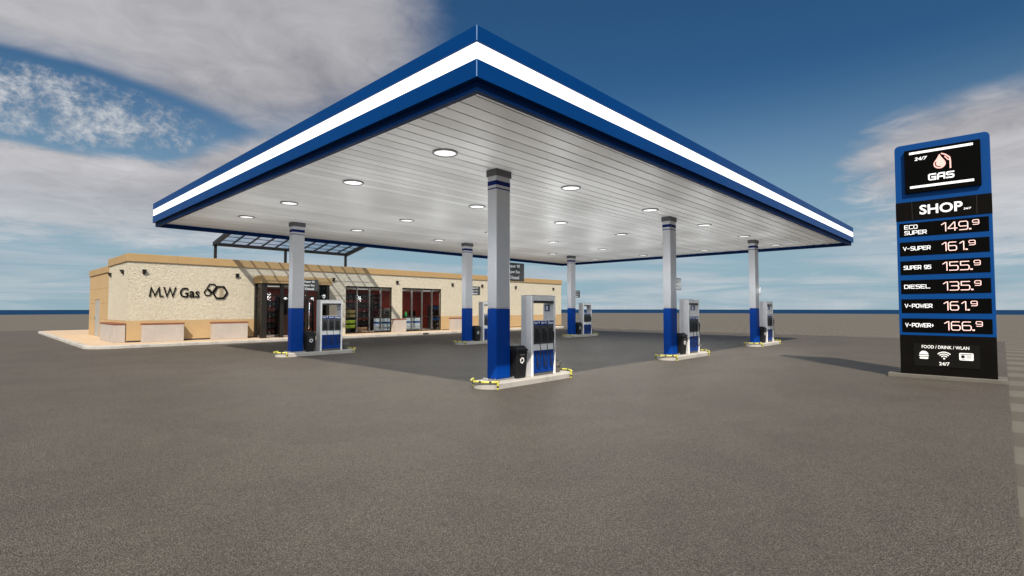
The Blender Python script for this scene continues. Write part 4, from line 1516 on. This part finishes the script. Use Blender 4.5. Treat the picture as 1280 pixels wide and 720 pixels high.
# ------------------------------------------------------------------ daylight
kx_, ky_ = -0.73, -0.70
SUN_EL = math.atan2(1.0, math.hypot(kx_, ky_))
SUN_AZ = math.atan2(ky_, kx_)
sd = bpy.data.lights.new('sun', 'SUN')
sd.energy = 5.0
sd.angle = R(0.5)
sd.color = (1.0, 0.905, 0.785)
so = bpy.data.objects.new('sun', sd)
so.rotation_euler = Vector((-kx_, -ky_, -1.0)).to_track_quat('-Z', 'Y').to_euler()
so.location = (-20, -20, 30)
COL.objects.link(so)

wd = bpy.data.worlds.new('World')
S.world = wd
wd.use_nodes = True
nt = wd.node_tree
nt.nodes.clear()
N, K = nt.nodes.new, nt.links.new


def mth(op, a=None, b=None, c=None, clamp=False):
    m = N('ShaderNodeMath')
    m.operation = op
    m.use_clamp = clamp
    for i, q in enumerate((a, b, c)):
        if q is None:
            continue
        if isinstance(q, (int, float)):
            m.inputs[i].default_value = q
        else:
            K(q, m.inputs[i])
    return m.outputs[0]


def sstep(x, e0, e1):
    m = N('ShaderNodeMapRange')
    m.interpolation_type = 'SMOOTHSTEP'
    m.inputs['From Min'].default_value = e0
    m.inputs['From Max'].default_value = e1
    K(x, m.inputs[0])
    return m.outputs[0]


def mixc(f, a, b):
    m = N('ShaderNodeMix')
    m.data_type = 'RGBA'
    if isinstance(f, (int, float)):
        m.inputs[0].default_value = f
    else:
        K(f, m.inputs[0])
    for i, q in ((6, a), (7, b)):
        if isinstance(q, tuple):
            m.inputs[i].default_value = (*q, 1)
        else:
            K(q, m.inputs[i])
    return m.outputs[2]


tc = N('ShaderNodeTexCoord')
sx = N('ShaderNodeSeparateXYZ')
K(tc.outputs['Generated'], sx.inputs[0])
zc = mth('MAXIMUM', sx.outputs[2], 0.012)
cv = N('ShaderNodeCombineXYZ')
K(sx.outputs[0], cv.inputs[0]); K(sx.outputs[1], cv.inputs[1]); K(zc, cv.inputs[2])
sky = N('ShaderNodeTexSky')
sky.sky_type = 'NISHITA'
sky.sun_disc = False
sky.sun_elevation = SUN_EL
sky.sun_rotation = math.pi / 2 - SUN_AZ
sky.air_density = 1.0
sky.dust_density = 0.6
sky.ozone_density = 1.4
K(cv.outputs[0], sky.inputs['Vector'])
# bearing (degrees, clockwise from the +Y axis) and height (degrees) of a sky direction
bear = mth('MULTIPLY', mth('ARCTAN2', sx.outputs[0], sx.outputs[1]), 57.29578)
elev = mth('MULTIPLY', mth('ARCSINE', sx.outputs[2]), 57.29578)
# flat cloud layer seen in perspective
dn = mth('ADD', zc, 0.10)
pv = N('ShaderNodeCombineXYZ')
K(mth('DIVIDE', sx.outputs[0], dn), pv.inputs[0]); K(mth('DIVIDE', sx.outputs[1], dn), pv.inputs[1])
n_big = noise(nt, 0.9, 5, 0.5, pv.outputs[0], 0.4)
n_fin = noise(nt, 5.0, 9, 0.62, pv.outputs[0], 0.9)
# long low streaks
sv = N('ShaderNodeCombineXYZ')
K(mth('MULTIPLY', bear, 0.035), sv.inputs[0]); K(mth('MULTIPLY', elev, 0.42), sv.inputs[1])
n_str = noise(nt, 1.6, 7, 0.6, sv.outputs[0], 0.6)
# wisps
wv_ = N('ShaderNodeCombineXYZ')
K(mth('MULTIPLY', bear, 0.20), wv_.inputs[0]); K(mth('MULTIPLY', elev, 0.24), wv_.inputs[1])
n_wsp = noise(nt, 2.0, 12, 0.74, wv_.outputs[0], 0.15)


def blob(b0, e0, wb, we):
    a = mth('POWER', mth('DIVIDE', mth('SUBTRACT', bear, b0), wb), 2.0)
    b = mth('POWER', mth('DIVIDE', mth('SUBTRACT', elev, e0), we), 2.0)
    return mth('SUBTRACT', 1.0, mth('ADD', a, b))


edge = mth('MULTIPLY', mth('SUBTRACT', n_big.outputs[0], 0.5), 2.2)
fine = mth('MULTIPLY', mth('SUBTRACT', n_fin.outputs[0], 0.5), 0.9)
# broad soft cloud banks
bank = blob(20.0, 26.5, 21.5, 11.5)
bank = mth('MAXIMUM', bank, blob(4.0, 28.5, 20.0, 10.0))
bank = mth('MAXIMUM', bank, blob(9.0, 9.6, 26.0, 4.6))
bank = mth('MAXIMUM', bank, blob(20.0, 13.0, 9.0, 5.0))
bank = mth('MAXIMUM', bank, blob(90.0, 12.8, 11.5, 5.4))
bank = mth('MAXIMUM', bank, blob(101.0, 14.0, 12.0, 6.5))
bank = mth('MAXIMUM', bank, blob(95.0, 7.0, 16.0, 3.4))
bank = mth('SUBTRACT', bank, mth('MULTIPLY', mth('MAXIMUM', mth('ADD', blob(5.0, 16.6, 16.0, 3.8), mth('MULTIPLY', edge, 0.55)), 0.0), 1.15))
rough_ = mth('MULTIPLY', sstep(elev, 20.0, 12.0), mth('ADD', mth('MULTIPLY', fine, 0.85), mth('MULTIPLY', edge, 0.35)))
bank = mth('ADD', bank, rough_)
d1 = sstep(mth('ADD', mth('ADD', bank, mth('MULTIPLY', edge, 0.62)), mth('MULTIPLY', fine, 0.30)), -0.10, 0.70)
# ragged wisps in the clear gap
gap_ = blob(4.0, 16.2, 14.0, 3.6)
d2 = mth('MULTIPLY', sstep(mth('ADD', mth('MULTIPLY', gap_, 0.16), n_wsp.outputs[0]), 0.50, 0.80), sstep(gap_, 0.0, 0.5))
# low streaks all round the horizon
low = mth('MULTIPLY', sstep(elev, 11.0, 2.0), sstep(n_str.outputs[0], 0.38, 0.62))
dens = mth('MAXIMUM', d1, mth('MAXIMUM', mth('MULTIPLY', d2, 1.0), mth('MULTIPLY', low, 0.75)), clamp=True)
tint = N('ShaderNodeMix')
tint.data_type = 'RGBA'
tint.blend_type = 'MULTIPLY'
tint.inputs[0].default_value = 1.0
K(sky.outputs[0], tint.inputs[6])
tint.inputs[7].default_value = (0.23, 0.49, 0.66, 1)
hz = mth('MULTIPLY', sstep(elev, 24.0, 1.0), 0.88)
clear = mixc(hz, tint.outputs[2], (3.3, 4.7, 5.5))
# brighter sky round the sun, behind the camera
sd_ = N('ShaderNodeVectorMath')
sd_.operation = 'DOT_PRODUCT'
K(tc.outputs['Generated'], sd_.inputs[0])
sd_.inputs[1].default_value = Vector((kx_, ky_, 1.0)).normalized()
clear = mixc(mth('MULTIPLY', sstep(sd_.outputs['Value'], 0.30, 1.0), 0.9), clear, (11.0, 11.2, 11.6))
shade = mth('ADD', mth('MULTIPLY', mth('SUBTRACT', n_big.outputs[0], 0.5), 2.6), mth('ADD', mth('MULTIPLY', fine, 0.9), 0.48), clamp=True)
cl_hi = mixc(shade, (3.15, 3.05, 3.3), (6.7, 6.6, 6.8))
cl_lo = mixc(shade, (4.4, 5.0, 5.6), (6.3, 6.6, 6.9))
cloud = mixc(sstep(elev, 13.0, 4.0), cl_hi, cl_lo)
wl = mth('MULTIPLY', mth('SUBTRACT', d2, d1, clamp=True), 1.0, clamp=True)
cloud = mixc(wl, cloud, (6.0, 6.3, 6.6))
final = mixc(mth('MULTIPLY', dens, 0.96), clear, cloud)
BG = N('ShaderNodeBackground')
BG.inputs['Strength'].default_value = 0.084
WO = N('ShaderNodeOutputWorld')
K(final, BG.inputs[0])
K(BG.outputs[0], WO.inputs[0])

# ------------------------------------------------------------------ output
S.render.engine = 'CYCLES'
S.cycles.use_denoising = True
S.cycles.max_bounces = 8
S.cycles.diffuse_bounces = 4
S.cycles.transparent_max_bounces = 12
S.cycles.sample_clamp_indirect = 6
vs_ = S.view_settings
S.display_settings.display_device = 'sRGB'
vs_.view_transform = 'Standard'
vs_.look = 'None'
vs_.exposure = 0.20
vs_.gamma = 1.0
